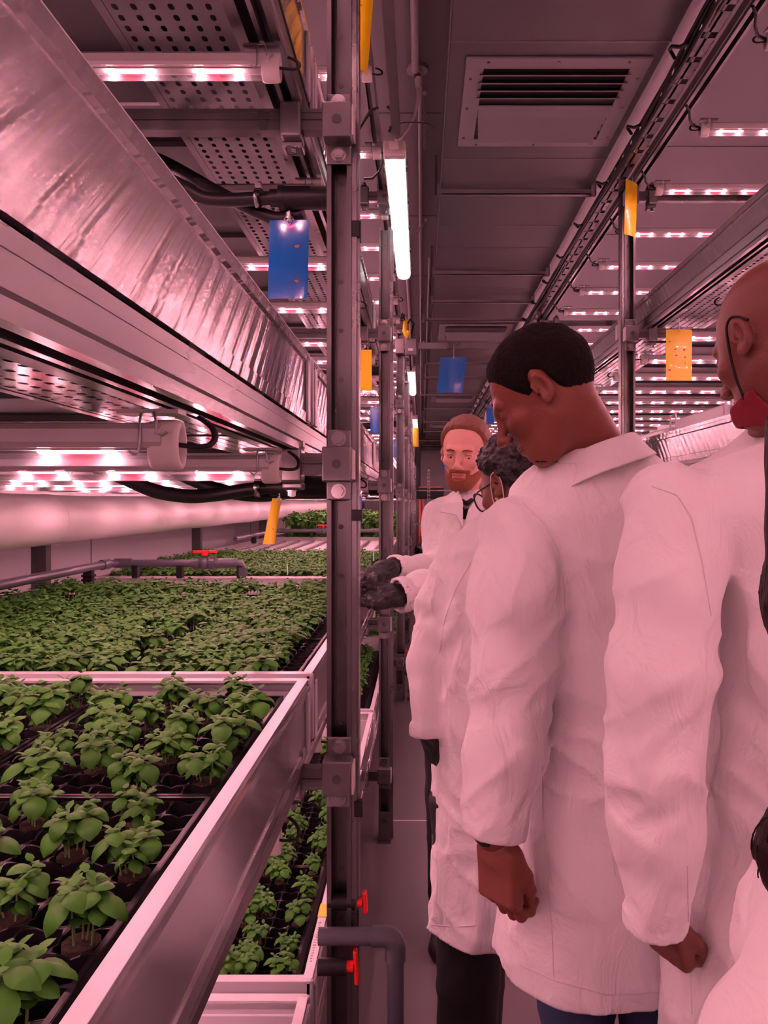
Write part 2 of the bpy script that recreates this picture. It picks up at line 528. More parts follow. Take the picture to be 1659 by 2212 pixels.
def make_tray(sgn, q, i, proto=None):
    y0, y1 = TRAYY[i]; z0, z1 = TRAYZ[sgn][q]; xo = TRX[sgn]
    lab = '%s long aluminium-sided tray of the %s level on the %s rack, from the camera' % (ORD[i], LVN[q], SIDEN[sgn])
    t = thing('growing_tray', lab, 'tray', (xo, y0, z0))
    def X(a): return xo + sgn * a          # a>0 inwards
    H = z1 - z0; w = TRW
    front = [(X(0), z1), (X(0), z1 - .010), (X(-.005), z1 - .013), (X(-.005), z1 - .024), (X(0), z1 - .027), (X(0), z0 + .022), (X(-.003), z0 + .020), (X(-.003), z0),
             (X(.004), z0), (X(.004), z1 - .004), (X(.020), z1 - .004), (X(.020), z1)]
    m = MB(); m.prism_y(front, y0 + .012, y1 - .012); m.build('side_panel', M['alu_streak' if q in 'AB' else 'alu'], t)
    m = MB(); m.prism_y([(X(.0), z1 + .0002), (X(.020), z1 + .0002), (X(.020), z1 + .0015), (X(.0), z1 + .0015)], y0 + .012, y1 - .012)
    m.build('lip', M['lip'], t)
    m = MB(); m.prism_y([(X(w), z0), (X(w), z1), (X(w - .02), z1), (X(w - .02), z1 - .005), (X(w - .006), z1 - .005), (X(w - .006), z0)], y0, y1)
    m.build('side_panel', M['liner'], t)
    for ya, d in ((y0, 1), (y1, -1)):
        m = MB(); xa, xb = sorted((X(.004), X(w)))
        m.prism_x([(ya, z0), (ya, z1 + .001), (ya + d * .024, z1 + .001), (ya + d * .024, z1 - .004), (ya + d * .010, z1 - .006), (ya + d * .010, z1 - .035), (ya + d * .013, z1 - .038), (ya + d * .013, z0)], xa, xb)
        m.build('end_panel', M['liner'], t)
        m = MB(); xa, xb = sorted((X(-.004), X(.016)))
        m.box(xa, xb, *sorted((ya, ya + d * .016)), z0 + .003, z1 + .002)
        m.build('corner_piece', M['pvc_white'], t, bevel=.006)
        m = MB(); xa, xb = sorted((X(-.0065), X(0)))
        m.box(xa, xb, *sorted((ya + d * .016, ya + d * .05)), z0 + .003, z1 - .02)
        m.build('corner_strap', M['pvc_white'], t, bevel=.002)
    m = MB(); xa, xb = sorted((X(.004), X(w - .006)))
    m.box(xa, xb, y0 + .013, y1 - .013, z0 + .004, z0 + .012)
    m.build('liner', M['liner'], t)
    m = MB(); m.box(xa, xb, y0 + .013, y1 - .013, z0, z0 + .003)
    for k in range(7):
        yy = y0 + .15 + k * (y1 - y0 - .3) / 6
        m.box(xa, xb, yy - .03, yy + .03, z0 - .012, z0)
    m.build('pan', M['pan'], t)
    return t


TRAYS = {}
for sgn in (-1, 1):
    for q in 'ABCD':
        for i in range(len(TRAYY)):
            if q == 'D' and sgn > 0 and i > 3: continue
            TRAYS[sgn, q, i] = make_tray(sgn, q, i)

# ------------------------------------------------------------------ perforated cable trays under the overhead levels


def perf_mesh(w, L, px=.030, py=.027, hx=.0085, hy=.0045, stag=True, swap=True):
    """plate in the XY plane with rounded slots, rows staggered"""
    m = MB()
    nx = int((w - .02) / px); ny = int(L / py)
    x0 = (w - nx * px) / 2
    sx = []
    for j in range(ny):
        for i in range(nx):
            ax = x0 + i * px; ay = j * py; bx = ax + px; by = ay + py
            cx = (ax + bx) / 2; cy = (ay + by) / 2
            if (j % 2):
                cx += .0
            skip = (i + (0 if j % 2 else 0)) % 1
            outer = [(bx, cy), (bx, by), (cx + .3 * px, by), (cx, by), (cx - .3 * px, by), (ax, by), (ax, cy), (ax, ay), (cx - .3 * px, ay), (cx, ay), (cx + .3 * px, ay), (bx, ay)]
            hr = hy
            inner = [(cx + hx, cy), (cx + hx * .85, cy + hr * .7), (cx + hx * .5, cy + hr), (cx, cy + hr), (cx - hx * .5, cy + hr), (cx - hx * .85, cy + hr * .7),
                     (cx - hx, cy), (cx - hx * .85, cy - hr * .7), (cx - hx * .5, cy - hr), (cx, cy - hr), (cx + hx * .5, cy - hr), (cx + hx * .85, cy - hr * .7)]
            n = 12
            m.add([(a, b, 0) for a, b in outer] + [(a, b, 0) for a, b in inner], [(k, (k + 1) % n, n + (k + 1) % n, n + k) for k in range(n)])
    m.box(0, x0, 0, ny * py, -.0008, .0008); m.box(w - x0, w, 0, ny * py, -.0008, .0008)
    return m, ny * py


pm, plen = perf_mesh(.245, 2.10, .0306, .029, .0050, .0078)
CT = {}
for sgn in (-1, 1):
    for q in 'AB':
        for i in range(-1, 4):
            z = TRAYZ[sgn][q][0] - .022
            xo = TRX[sgn] + sgn * (.05 if sgn < 0 else .05)
            y = 1.62 + i * 2.14 + .02
            lab = '%s perforated cable tray under the %s level of the %s rack, from the camera' % (ORD[i + 1], LVN[q], SIDEN[sgn])
            x = xo if sgn > 0 else xo - .245
            t = thing('cable_tray', lab, 'cable tray', (x, y, z))
            if 'p' not in CT:
                a = pm.build('plate', M['ctray'], t, local=True)
                s = MB(); s.box(-.001, .001, 0, plen, 0, .008); s.box(.244, .246, 0, plen, 0, .008)
                b = s.build('side_flange', M['ctray'], t, local=True)
                CT['p'] = (a, b)
            else:
                for c in CT['p']:
                    d = c.copy(); COL.objects.link(d); d.parent = t

# ================================================================== LED tubes
LEDS = {}


def make_led(sgn, label):
    """origin: aisle-side end, top of the housing"""
    t = thing('grow_light', label, 'grow light', (0, 0, 0))
    L = 1.16
    def X(a): return sgn * a
    m = MB(); n = 10
    prof = [(-.021, -.036), (-.024, -.028), (-.024, -.010), (-.017, -.002), (-.008, 0), (.008, 0), (.017, -.002), (.024, -.010), (.024, -.028), (.021, -.036)]
    xa, xb = sorted((X(.016), X(L)))
    m.prism_x(prof, xa, xb, smooth=False); m.build('housing', M['lamp_body'], t, local=True)
    m = MB(); m.cyl((X(.016), 0, -.046), (X(L), 0, -.046), .0145, 14, caps=False)
    m.build('lens', M['lens'], t, local=True)
    w = MB(); r = MB(); bd = MB()
    x0, x1 = sorted((X(.02), X(L - .01)))
    bd.box(x0, x1, -.011, .011, -.0385, -.036)
    bd.build('board', M['led_board'], t, local=True)
    k = 0; a = .065
    while a + .09 < L:
        for (u, v, mm) in ((a + .002, a + .013, w), (a + .015, a + .063, r), (a + .065, a + .076, w)):
            p, q_ = sorted((X(u), X(v)))
            mm.add([(p, -.0095, -.0392), (q_, -.0095, -.0392), (q_, 0, -.0432), (p, 0, -.0432), (p, .0095, -.0392), (q_, .0095, -.0392)], [(0, 3, 2, 1), (3, 4, 5, 2), (0, 4, 3), (1, 2, 5)])
        a += .148
    w.build('white_diodes', M['led_w'], t, local=True)
    r.build('red_diodes', M['led_r'], t, local=True)
    # oval end cap with raised rim
    m = MB(); n = 24
    def oval(s, x): return [(X(x), math.cos(2 * PI * i / n) * .022 * s, -.031 + math.sin(2 * PI * i / n) * .036 * s) for i in range(n)]
    rings = [oval(.90, .03), oval(1.0, .026), oval(1.0, .006), oval(.94, 0), oval(.72, 0), oval(.66, .007)]
    vs = [p for g in rings for p in g]
    fs = []
    for j in range(5):
        for i in range(n):
            fs.append((j * n + i, j * n + (i + 1) % n, (j + 1) * n + (i + 1) % n, (j + 1) * n + i))
    m.add(vs, fs, True); m.add(rings[5], [list(range(n))]); m.add(rings[0], [list(range(n))])
    m.build('end_cap', M['cap'], t, local=True)
    m = MB()
    m.tube([(X(.035), -.02, .012), (X(.035), -.026, 0), (X(.035), -.0265, -.03), (X(.036), -.0265, -.042), (X(.041), -.0265, -.046), (X(.046), -.0265, -.041)], .0014, 6)
    m.tube([(X(.035), -.02, .012), (X(.024), -.02, .014), (X(.020), -.022, 0), (X(.020), -.024, -.016), (X(.014), -.024, -.019), (X(.009), -.024, -.014)], .0014, 6)
    m.build('wire_clip', M['chain'], t, local=True)
    m = MB(); m.tube(smooth_path([(X(.006), 0, -.03), (X(-.014), .002, -.033), (X(-.026), .006, -.030), (X(-.030), .012, -.018), (X(-.024), .02, -.002), (X(-.01), .03, .012)], 4), .0036, 8)
    m.build('lead', M['rubber'], t, local=True)
    m = MB(); m.box(*sorted((X(.0), X(.06))), -.018, .018, .012, .018); m.build('hanger', M['galv'], t, local=True)
    return t


LEDY = {('A', -1): 14, ('B', -1): 8, ('T', -1): 14, ('A', 1): 18, ('B', 1): 12, ('T', 1): 18}
proto_led = {s: None for s in (-1, 1)}
LEDX = {('A', -1): -.236, ('B', -1): -.236, ('T', -1): -.150, ('A', 1): 1.04, ('B', 1): 1.04, ('T', 1): .955, ('C', -1): -.236, ('C', 1): 1.04}
LEDZ = {('A', -1): 2.250, ('B', -1): 1.578, ('T', -1): 2.83, ('A', 1): 2.20, ('B', 1): 1.58, ('T', 1): 2.80, ('C', -1): .955, ('C', 1): .955}
for (q, sgn) in LEDX:
    step = .53 if sgn < 0 else .505
    y_0 = {-1: .76, 1: .115}[sgn]
    n_ = {'A': 34, 'B': 28, 'T': 34, 'C': 12}[q]
    ys = [y_0 + step * k for k in range(-4 if q != 'C' else 0, n_ - 4)]
    for i, y in enumerate(ys):
        if any(abs(y - p) < .07 for p in PY):
            y = min([p for p in PY if abs(y - p) < .07]) + .085
        lab = '%s pink grow light tube below the %s level of the %s rack' % (ORD[i], {'T': 'topmost', 'A': 'overhead', 'B': 'eye-level', 'C': 'waist-high'}[q], SIDEN[sgn])
        loc = (LEDX[q, sgn], y, LEDZ[q, sgn])
        if proto_led[sgn] is None:
            proto_led[sgn] = make_led(sgn, lab); proto_led[sgn].location = loc; proto_led[sgn].scale = (1, .74, .70)
            proto_led[sgn]['group'] = 'pink grow light tubes'
        else:
            dup(proto_led[sgn], loc, lab)
# ================================================================== plug trays
CP = .0437; NCX, NCY = 8, 12
CTW, CTL = NCX * CP + .012, NCY * CP + .012     # .382 x .568


def plug_mesh(NCX=8):
    CTW = NCX * CP + .012
    m = MB(); r_ = random.Random(3)
    n = 16
    for j in range(NCY):
        for i in range(NCX):
            cx = .006 + (i + .5) * CP; cy = .006 + (j + .5) * CP; h = CP / 2
            out = []; inn = []; low = []
            for k in range(n):
                a = 2 * PI * k / n
                c, s = math.cos(a), math.sin(a)
                q = 1 / max(abs(c), abs(s))
                # dip of the wall between two cells (scalloped crest)
                side = min(abs(c), abs(s)) * q
                dip = -.0045 * (1 - min(1, side * 1.9)) if side < .55 else 0
                out.append((cx + c * q * h, cy + s * q * h, dip))
                rr = h * .94 / (abs(c) ** 7 + abs(s) ** 7) ** (1 / 7)
                inn.append((cx + c * rr, cy + s * rr, dip - .001))
                low.append((cx + c * rr * .68, cy + s * rr * .68, -.042))
            fs = [(k, (k + 1) % n, n + (k + 1) % n, n + k) for k in range(n)]
            fs2 = [(n + k, n + (k + 1) % n, 2 * n + (k + 1) % n, 2 * n + k) for k in range(n)]
            m.add(out + inn, fs, False); m.add(inn + low, [tuple(i - 0 for i in (k, (k + 1) % n, n + (k + 1) % n, n + k)) for k in range(n)], True)
            m.add(low, [list(range(n))])
    w, l = CTW, CTL
    # rolled rim with a skirt
    for a in ((0, .006, 0, l), (w - .006, w, 0, l), (0, w, 0, .006), (0, w, l - .006, l)):
        m.box(a[0], a[1], a[2], a[3], -.0015, .0035)
    for a in ((-.001, .0005, 0, l), (w - .0005, w + .001, 0, l), (0, w, -.001, .0005), (0, w, l - .0005, l + .001)):
        m.box(a[0], a[1], a[2], a[3], -.045, .003)
    return m


plug_src = plug_mesh(); plug_narrow = plug_mesh(4)
PLUG = {'me': None, 'nar': None}
PLZ = {'C': 1.100, 'D': .440}
COLX = [-.283 - k * (CTW + .006) for k in range(4)]      # aisle-side edge of each column of plug trays
ROWNAME = ['first', 'second', 'third', 'fourth']


def plug_tray(q, i, c, r):
    y0 = TRAYY[i][1] - .035 - (3 - 0) * 0
    y = TRAYY[i][1] - .030 - (r + 1) * (CTL + .003) if i == 0 else TRAYY[i][0] + .045 + r * (CTL + .003)
    lab = 'black plug tray, %s column, %s row from the %s end, %s %s tray' % (ORD[c], ORD[r], 'far' if i == 0 else 'near', ORD[i], 'waist-high' if q == 'C' else 'lowest')
    kk = 'nar' if c == 3 else 'me'
    if PLUG[kk] is None:
        o = (plug_src if c < 3 else plug_narrow).build('plug_tray', M['black']); PLUG[kk] = o.data
    else:
        o = bpy.data.objects.new('plug_tray', PLUG[kk]); COL.objects.link(o)
    o.location = (COLX[c] - (CTW if c < 3 else 4 * CP + .012), y, PLZ[q])
    tag(o, lab, 'seedling tray', 'black plug trays')
    return o


PT = []
for i in (0, 1, 2):
    for c in range(4 if i else 3):
        for r in range(4 if i == 0 else 3):
            if i > 0 and r == 3: continue
            PT.append(('C', i, c, r, plug_tray('C', i, c, r)))
for c in range(3): PT.append(('C', 1, c, 3 - 0, None)) if False else None
for i in (1, 2):
    for c in range(2):
        for r in range(3 if i == 1 else 3):
            PT.append(('D', i, c, r, plug_tray('D', i, c, r)))

# ================================================================== basil
rb = random.Random(11)


def leaf(m, base, az, tilt, L, w, curl, cup=.25, nu=6, nv=4):
    """ovate leaf, humped along its length, from base outwards"""
    ca, sa = math.cos(az), math.sin(az)
    vs = []
    x = z = 0; ang = tilt
    spine = [(0, 0, ang)]
    for i in range(nu):
        x += math.cos(ang) * L / nu; z += math.sin(ang) * L / nu
        ang -= curl / nu
        spine.append((x, z, ang))
    for i, (sx, sz, an) in enumerate(spine):
        t = i / nu
        hw = w * (math.sin(PI * min(1, t * .93 + .02)) ** .62) * (1 - .25 * t) if 0 < i < nu else w * (.06 if i == 0 else .05)
        for j in range(nv + 1):
            u = (j / nv) * 2 - 1
            lift = (-cup * hw * (u * u)) - (.16 * hw if j == nv // 2 else 0)
            nx, nz = -math.sin(an), math.cos(an)
            px, pz = sx + nx * lift, sz + nz * lift
            py = u * hw
            vs.append((base[0] + px * ca - py * sa, base[1] + px * sa + py * ca, base[2] + pz))
    fs = []
    for i in range(nu):
        for j in range(nv):
            a = i * (nv + 1) + j
            fs.append((a, a + nv + 1, a + nv + 2, a + 1))
    m.add(vs, fs, True)


def basil(seed, size=1.0, nst=4, nu=6, nv=4, kind=0):
    """clump of nst seedlings: returns foliage, stems, plug meshes"""
    r = random.Random(seed)
    fo = MB(); st = MB(); so = MB()
    so.cyl((0, 0, -.012), (0, 0, -.002), .017, 10)
    for k in range(nst):
        a0 = 2 * PI * k / nst + r.uniform(-.5, .5)
        rr = r.uniform(.004, .013)
        bx, by = rr * math.cos(a0), rr * math.sin(a0)
        H = r.uniform(.026, .046) * size
        tx, ty = bx + math.cos(a0) * r.uniform(.003, .012) * size, by + math.sin(a0) * r.uniform(.003, .012) * size
        mid = ((bx + tx) / 2 - .001, (by + ty) / 2, H * .55)
        st.tube([(bx, by, -.004), mid, (tx, ty, H)], .0011, 5, caps=False)
        aa = r.uniform(0, PI)
        # cotyledons
        for s in (0, PI):
            leaf(fo, (mid[0], mid[1], H * .55), aa + s + r.uniform(-.2, .2), r.uniform(-.1, .3), .013 * size, .006 * size, .7, nu=max(3, nu - 2), nv=2)
        # first big pair, droops outwards
        for s in (0, PI):
            az = aa + PI / 2 + s + r.uniform(-.25, .25)
            # bias outwards
            out = math.cos(az - a0)
            Ls = (.033 + .006 * out) * size * r.uniform(.8, 1.2)
            leaf(fo, (tx, ty, H), az, r.uniform(-.05, .40), Ls, Ls * .41, r.uniform(1.5, 2.5), cup=.42, nu=nu, nv=nv)
        for s in (0, PI):
            az = aa + s + r.uniform(-.25, .25)
            Ls = .026 * size * r.uniform(.75, 1.2)
            leaf(fo, (tx, ty, H + .005 * size), az, r.uniform(.3, .8), Ls, Ls * .44, r.uniform(1.4, 2.2), cup=.42, nu=nu, nv=nv)
        for s in (.8, .8 + PI):
            Ls = .024 * size * r.uniform(.8, 1.2)
            leaf(fo, (tx, ty, H - .008 * size), aa + s + r.uniform(-.4, .4), r.uniform(-.4, .1), Ls, Ls * .42, r.uniform(1.0, 1.8), cup=.4, nu=nu, nv=nv)
        for s in (0, PI):
            leaf(fo, (tx, ty, H + .010 * size), aa + PI / 2 + s, r.uniform(.5, 1.0), .014 * size, .0052 * size, .9, nu=3, nv=2)
    return fo, st, so


NV = 8
VAR = []
for k in range(NV):
    fo, st, so = basil(100 + k, 1.0 + .12 * (k % 3 - 1), 5 + (k % 2), nu=7, nv=4)
    VAR.append((fo, st, so))
SMALL = []
for k in range(8):
    fo, st, so = basil(200 + k, .92 + .1 * (k % 3), 4, nu=4, nv=2)
    SMALL.append((fo, st))
MESHV = {}


def plant(k, loc, lab, scale, rz, group, big=True):
    t = thing('basil_seedling', lab, 'plant', loc, group)
    t.rotation_euler = (0, 0, rz); t.scale = (scale,) * 3
    key = (k, big)
    if key not in MESHV:
        if big:
            fo, st, so = VAR[k]
            a = fo.build('foliage', M['leaf'], t, local=True); b = st.build('stems', M['stem'], t, local=True); c = so.build('soil_plug', M['soil'], t, local=True)
            MESHV[key] = (a, b, c)
        else:
            fo, st = SMALL[k]
            a = fo.build('foliage', M['leaf'], t, local=True); b = st.build('stems', M['stem'], t, local=True)
            MESHV[key] = (a, b)
    else:
        for c in MESHV[key]:
            d = c.copy(); COL.objects.link(d); d.parent = t
    return t


# --- near waist-high tray: the base of every clump as the photo shows it
near = [(12, 1522), (35, 1552), (98, 1562), (160, 1528), (14, 1612), (258, 1556), (205, 1602), (128, 1648), (212, 1668), (50, 1712), (88, 1778),
        (335, 1566), (378, 1526), (430, 1556), (537, 1530), (505, 1576), (283, 1614), (395, 1600), (345, 1648), (475, 1612), (425, 1682), (275, 1712),
        (325, 1784), (137, 1856), (262, 1886), (2, 1866), (45, 1980), (165, 2032), (20, 2220), (30, 1690 + 760)]
zc = PLZ['C']


def snap(x, y, qq='C', ii=0):
    """nearest cell centre of the plug trays of the near waist-high tray"""
    best = None
    for q, i, c, r, o in PT:
        if q != qq or i != ii: continue
        lx = x - o.location.x - .006; ly = y - o.location.y - .006
        ci = min(NCX - 1, max(0, int(lx / CP))); cj = min(NCY - 1, max(0, int(ly / CP)))
        px = o.location.x + .006 + (ci + .5) * CP; py = o.location.y + .006 + (cj + .5) * CP
        d = (px - x) ** 2 + (py - y) ** 2
        if best is None or d < best[0]: best = (d, px, py)
    return best[1], best[2]


nlist = []
for px, py in near:
    Y = (CZ - zc) * F / (py - VY)
    X = (px - VX) * Y / F
    x, y = snap(X, Y)
    if any((x - a) ** 2 + (y - b) ** 2 < .0012 for a, b in nlist): continue
    nlist.append((x, y))
NIND = 0
rows = sorted(nlist, key=lambda p: (-p[1], -p[0]))
for n_, (x, y) in enumerate(rows):
    lab = 'bushy basil seedling in the near half-empty tray, %s from its far end towards the camera' % ORD[n_]
    sz = rb.uniform(1.0, 1.2)
    plant(rb.randrange(NV), (x, y, zc), lab, sz, rb.uniform(0, 6.28), 'basil seedlings in the near tray'); NIND += 1
# --- lowest tray, two staggered files along the aisle side
zd = PLZ['D']
dl = []
for q, i, c, r, o in PT:
    if q != 'D': continue
    for cj in range(NCY):
        for ci in range(NCX):
            x = o.location.x + .006 + (ci + .5) * CP; y = o.location.y + .006 + (cj + .5) * CP
            if i == 1:
                g = (r * NCY + cj)
                if (g % 3 == 0 and (ci + g // 3 * 1) % 4 == 1): dl.append((x, y, 1))
            else:
                if (ci + cj) % 2 == 0 and ci < 7: dl.append((x, y, 2))
dpix = [(501, 2130), (589, 2112), (530, 2083), (613, 2042), (552, 2024), (633, 1987), (578, 1969), (648, 1934), (602, 1894), (666, 1872), (622, 1857), (681, 1831), (633, 1817), (690, 1798),
        (650, 1784), (699, 1762), (661, 1708), (694, 1727), (704, 1660), (694, 1625), (486, 2086), (520, 1990), (550, 1935), (575, 1880), (600, 1830), (625, 1765), (712, 1600), (776, 1590), (790, 1560), (725, 1575), (748, 1640), (440, 2160)]
dvis = []
for px, py in dpix:
    Y = (CZ - zd - .012) * F / (py - VY); x, y = snap((px - VX) * Y / F, Y, 'D', 1)
    if all((x - a) ** 2 + (y - b) ** 2 > .0012 for a, b in dvis): dvis.append((x, y))
dvis.sort(key=lambda p: (p[1], -p[0]))
for n_, (x, y) in enumerate(dvis):
    plant(rb.randrange(NV), (x, y, zd), 'basil seedling in the lowest tray beside the aisle posts, %s from the near end' % ORD[n_], rb.uniform(.86, 1.0), rb.uniform(0, 6.28),
          'basil seedlings in the lowest tray'); NIND += 1
stuff = MB()


def bake(fo, st, loc, s, rz):
    ca, sa = math.cos(rz) * s, math.sin(rz) * s
    for src, mi in ((fo, 0), (st, 1)):
        stuff.m = mi
        vs = [(loc[0] + a * ca - b * sa, loc[1] + a * sa + b * ca, loc[2] + c * s) for a, b, c in src.v]
        stuff.add(vs, src.f, True)


# --- second waist-high tray, crowded
c2 = []
for q, i, c, r, o in PT:
    if q != 'C' or i == 0: continue
    for cj in range(NCY):
        for ci in range(NCX if c < 3 else 4):
            if i == 1 and c == 0 and (ci == NCX - 1): continue
            if i == 1 and c == 1 and ci == NCX - 1 and rb.random() < .85: continue
            if (ci + cj) % 2 == 0 and rb.random() < .93:
                c2.append((o.location.x + .006 + (ci + .5) * CP, o.location.y + .006 + (cj + .5) * CP, i, c, r, ci, cj))
# fourth row of plug trays closest to the near end of the second tray
c2.sort(key=lambda p: p[1])
cnt = {}
for (x, y, i, c, r, ci, cj) in c2:
    s = rb.uniform(.88, 1.12)
    z = zc + (.0 if y < 3.0 else .015)
    if i == 1 and NIND < 296:
        row = int((y - c2[0][1]) / CP + .5); k = cnt.get(row, 0); cnt[row] = k + 1
        lab = 'basil seedling in the crowded second waist-high tray, %s row, %s one set out' % (ORD[row], ORD[k])
        plant(rb.randrange(8), (x, y, z), lab, s, rb.uniform(0, 6.28), 'basil seedlings in the crowded tray', big=False); NIND += 1
    else:
        fo, st = SMALL[rb.randrange(8)]
        bake(fo, st, (x, y, z), s * (1 if y < 3.9 else .95), rb.uniform(0, 6.28))
for x, y, k in dl:
    if k == 2:
        fo, st = SMALL[rb.randrange(8)]; bake(fo, st, (x, y, zd), .95, rb.uniform(0, 6.28))
tag(stuff.build('basil_seedlings', [M['leaf'], M['stem']]), 'farther basil seedlings packed beyond the second waist-high tray and down the lowest tray', 'plants', None, 'stuff')
# --- tall lush basil far down the rack
stuff = MB()
for a in range(15):
    for b in range(9):
        x = -.30 - b * .135 + rb.uniform(-.03, .03); y = 8.22 + a * .14 + rb.uniform(-.04, .04)
        fo, st = SMALL[rb.randrange(8)]
        for h in (.0, .07, .14, .20):
            bake(fo, st, (x + rb.uniform(-.03, .03), y + rb.uniform(-.03, .03), 1.08 + h + rb.uniform(-.02, .02)), rb.uniform(1.5, 2.0), rb.uniform(0, 6.28))
for a in range(10):
    for b in range(3):
        x = -.27 - b * .12; y = 6.0 + a * .2
        fo, st = SMALL[rb.randrange(8)]
        for h in (0, .08):
            bake(fo, st, (x + rb.uniform(-.03, .03), y + rb.uniform(-.03, .03), .42 + h), 1.8, rb.uniform(0, 6.28))
tag(stuff.build('tall_basil', [M['leaf'], M['stem']]), 'tall leafy basil filling the far waist-high tray', 'plants', None, 'stuff')
# plant label stakes
for n_, (px, y0p, y1p, Y) in enumerate([(621, 1219, 1242, 3.9), (807, 1188, 1212, 4.6), (776, 1216, 1232, 4.2)]):
    a = W(px, y1p, Y); b = W(px, y0p, Y)
    m = MB(); m.obox((a + b) / 2, (.003, 0, 0), (0, .0006, 0), (0, 0, (b - a).length / 2)); o = m.build('plant_stake', M['pvc_white'])
    tag(o, '%s thin white stake among the basil in the third waist-high tray, from the left' % ORD[[0, 2, 1][n_]], 'stake')
# ================================================================== ceiling duct with grilles
DX0, DX1, DZ = .092, .800, 2.975
t = thing('air_duct', 'wide flat sheet-metal air duct running along the aisle ceiling', 'air duct', (DX0, ROOM_Y0 + .1, DZ))
m = MB(); m.box(DX0, DX1, ROOM_Y0 + .1, 19.5, DZ, ROOM_Z - .004); m.build('casing', M['duct'], t, bevel=.004)
m = MB()
for y in (2.46, 3.30, 3.62, 4.10, 4.45, 4.9, 5.3, 6.2, 7.2, 7.7, 8.4, 9.2, 10, 11, 12.2, 13.1, 14.2, 15.4, 16.5, 17.7):
    m.box(DX0 - .002, DX1 + .002, y, y + (.004 if y < 2.5 else .002), DZ - .002, DZ + .04)
m.box(DX0 - .004, DX0, ROOM_Y0 + .1, 19.5, DZ - .004, DZ + .012)
m.build('seam', M['zinc'], t)
m = MB(); m.box(DX1 + .001, DX1 + .10, ROOM_Y0 + .1, 19.5, DZ + .045, DZ + .05); m.build('edge_strip', M['wall'], t)


def vent(y, lab):
    x0, x1 = .150, .768
    t = thing('ceiling_vent', lab, 'vent', (x0, y, DZ - .006), 'square louvred vents in the ceiling duct')
    L = .63; fw = .062; z = DZ - .006
    m = MB()
    for a in ((x0, x1, y, y + fw), (x0, x1, y + L - fw, y + L), (x0, x0 + fw, y + fw, y + L - fw), (x1 - fw, x1, y + fw, y + L - fw)):
        m.box(a[0], a[1], a[2], a[3], z - .004, z + .004)
    m.build('frame', M['grille'], t, bevel=.002)
    m = MB(); m.box(x0 + fw - .005, x1 - fw + .005, y + fw, y + L - fw, z + .004, z + .0055); m.build('opening', M['dark'], t)
    m = MB()
    for k in range(4):          # near half: blades turned towards the camera side, edge on
        yy = y + fw + .040 + k * .050
        m.obox((.5 * (x0 + x1), yy, z - .004), (.5 * (x1 - x0) - fw + .012, 0, 0), (0, .020, .0115), (0, -.0010, .0018))
    m.build('louvre', M['grille'], t)
    m = MB()
    for k in range(5):          # far half: blades turned the other way, face on
        yy = y + .5 * L + .025 + k * .050
        m.obox((.5 * (x0 + x1), yy, z - .006), (.5 * (x1 - x0) - fw - .004 * k, 0, 0), (0, .0205, -.0135), (0, .0008, .0013))
    m.box(x0 + fw - .004, x1 - fw + .004, y + .5 * L - .012, y + .5 * L + .012, z - .006, z - .002)
    m.build('louvre', M['grille'], t)
    m = MB()
    for fx in (.12, .5, .88):
        for yy in (y + .02, y + L - .02):
            m.cyl((x0 + fx * (x1 - x0), yy, z - .004), (x0 + fx * (x1 - x0), yy, z - .007), .005, 8)
    for yy in (y + .12, y + .32, y + .55):
        for xx in (x0 + .02, x1 - .02):
            m.cyl((xx, yy, z - .004), (xx, yy, z - .007), .005, 8)
    m.build('screws', M['bolt'], t)


for k, (y, lb) in enumerate([(2.54, 'big square white louvred vent in the ceiling duct, nearest'), (6.34, 'second louvred vent, seen above the hanging blue card'),
                             (10.6, 'third louvred vent, seen just behind the lower edge of the blue card'), (14.4, 'farthest louvred vent in the ceiling duct')]):
    vent(y, lb)

# trapeze hangers around the duct
for k, (y, z, xa, xb) in enumerate([(3.60, 2.935, .075, .805), (4.87, 2.935, .072, .80), (5.53, 2.930, .07, .80), (6.02, 2.915, .01, .93), (8.0, 2.93, .05, .80), (8.9, 2.93, .03, .8), (10.35, 2.93, -.03, .80),
                                    (11.9, 2.93, .05, .80), (13.8, 2.93, .05, .8), (15.7, 2.93, .05, .8)]):
    t = thing('duct_hanger', '%s steel strut hanger crossing below the ceiling duct, from the camera' % ORD[k], 'bracket', (xa, y, z), 'duct hangers')
    m = MB(); m.box(xa, xb, y - .016, y + .016, z, z + .004); m.box(xa, xb, y - .016, y - .012, z, z + .022); m.box(xa, xb, y + .012, y + .016, z, z + .022)
    m.build('crossbar', M['zinc'], t)
    m = MB()
    for xx in (xa + .006, xb - .006):
        m.box(xx - .008, xx + .008, y - .02, y - .016, z - .012, z + .05)
        m.cyl((xx, y - .025, z - .004), (xx, y - .02, z - .004), .007, 6)
    m.build('corner_bracket', M['zinc'], t)
    m = MB()
    m.box(xa - .012, xa, y - .01, y + .01, z, ROOM_Z); m.box(xb, xb + .012, y - .01, y + .01, z, ROOM_Z)
    m.build('drop_rod', M['galv'], t)

# strut bridging the aisle between two posts, with the card on it
t = thing('aisle_strut', 'steel strut bridging the aisle at the junction box, carrying the blue card', 'beam', (XL, 5.76, 2.66))
m = MB(); m.box(XL + .03, XR - .02, 5.735, 5.775, 2.645, 2.655); m.box(XL + .03, XR - .02, 5.735, 5.739, 2.655, 2.69); m.box(XL + .03, XR - .02, 5.771, 5.775, 2.655, 2.69)
m.build('channel', M['rail'], t)
bb = MB(); bb.box(XL - .03, XL + .035, 5.73, 5.798, 2.61, 2.72); bb.build('bracket', M['galv'], t, bevel=.003)

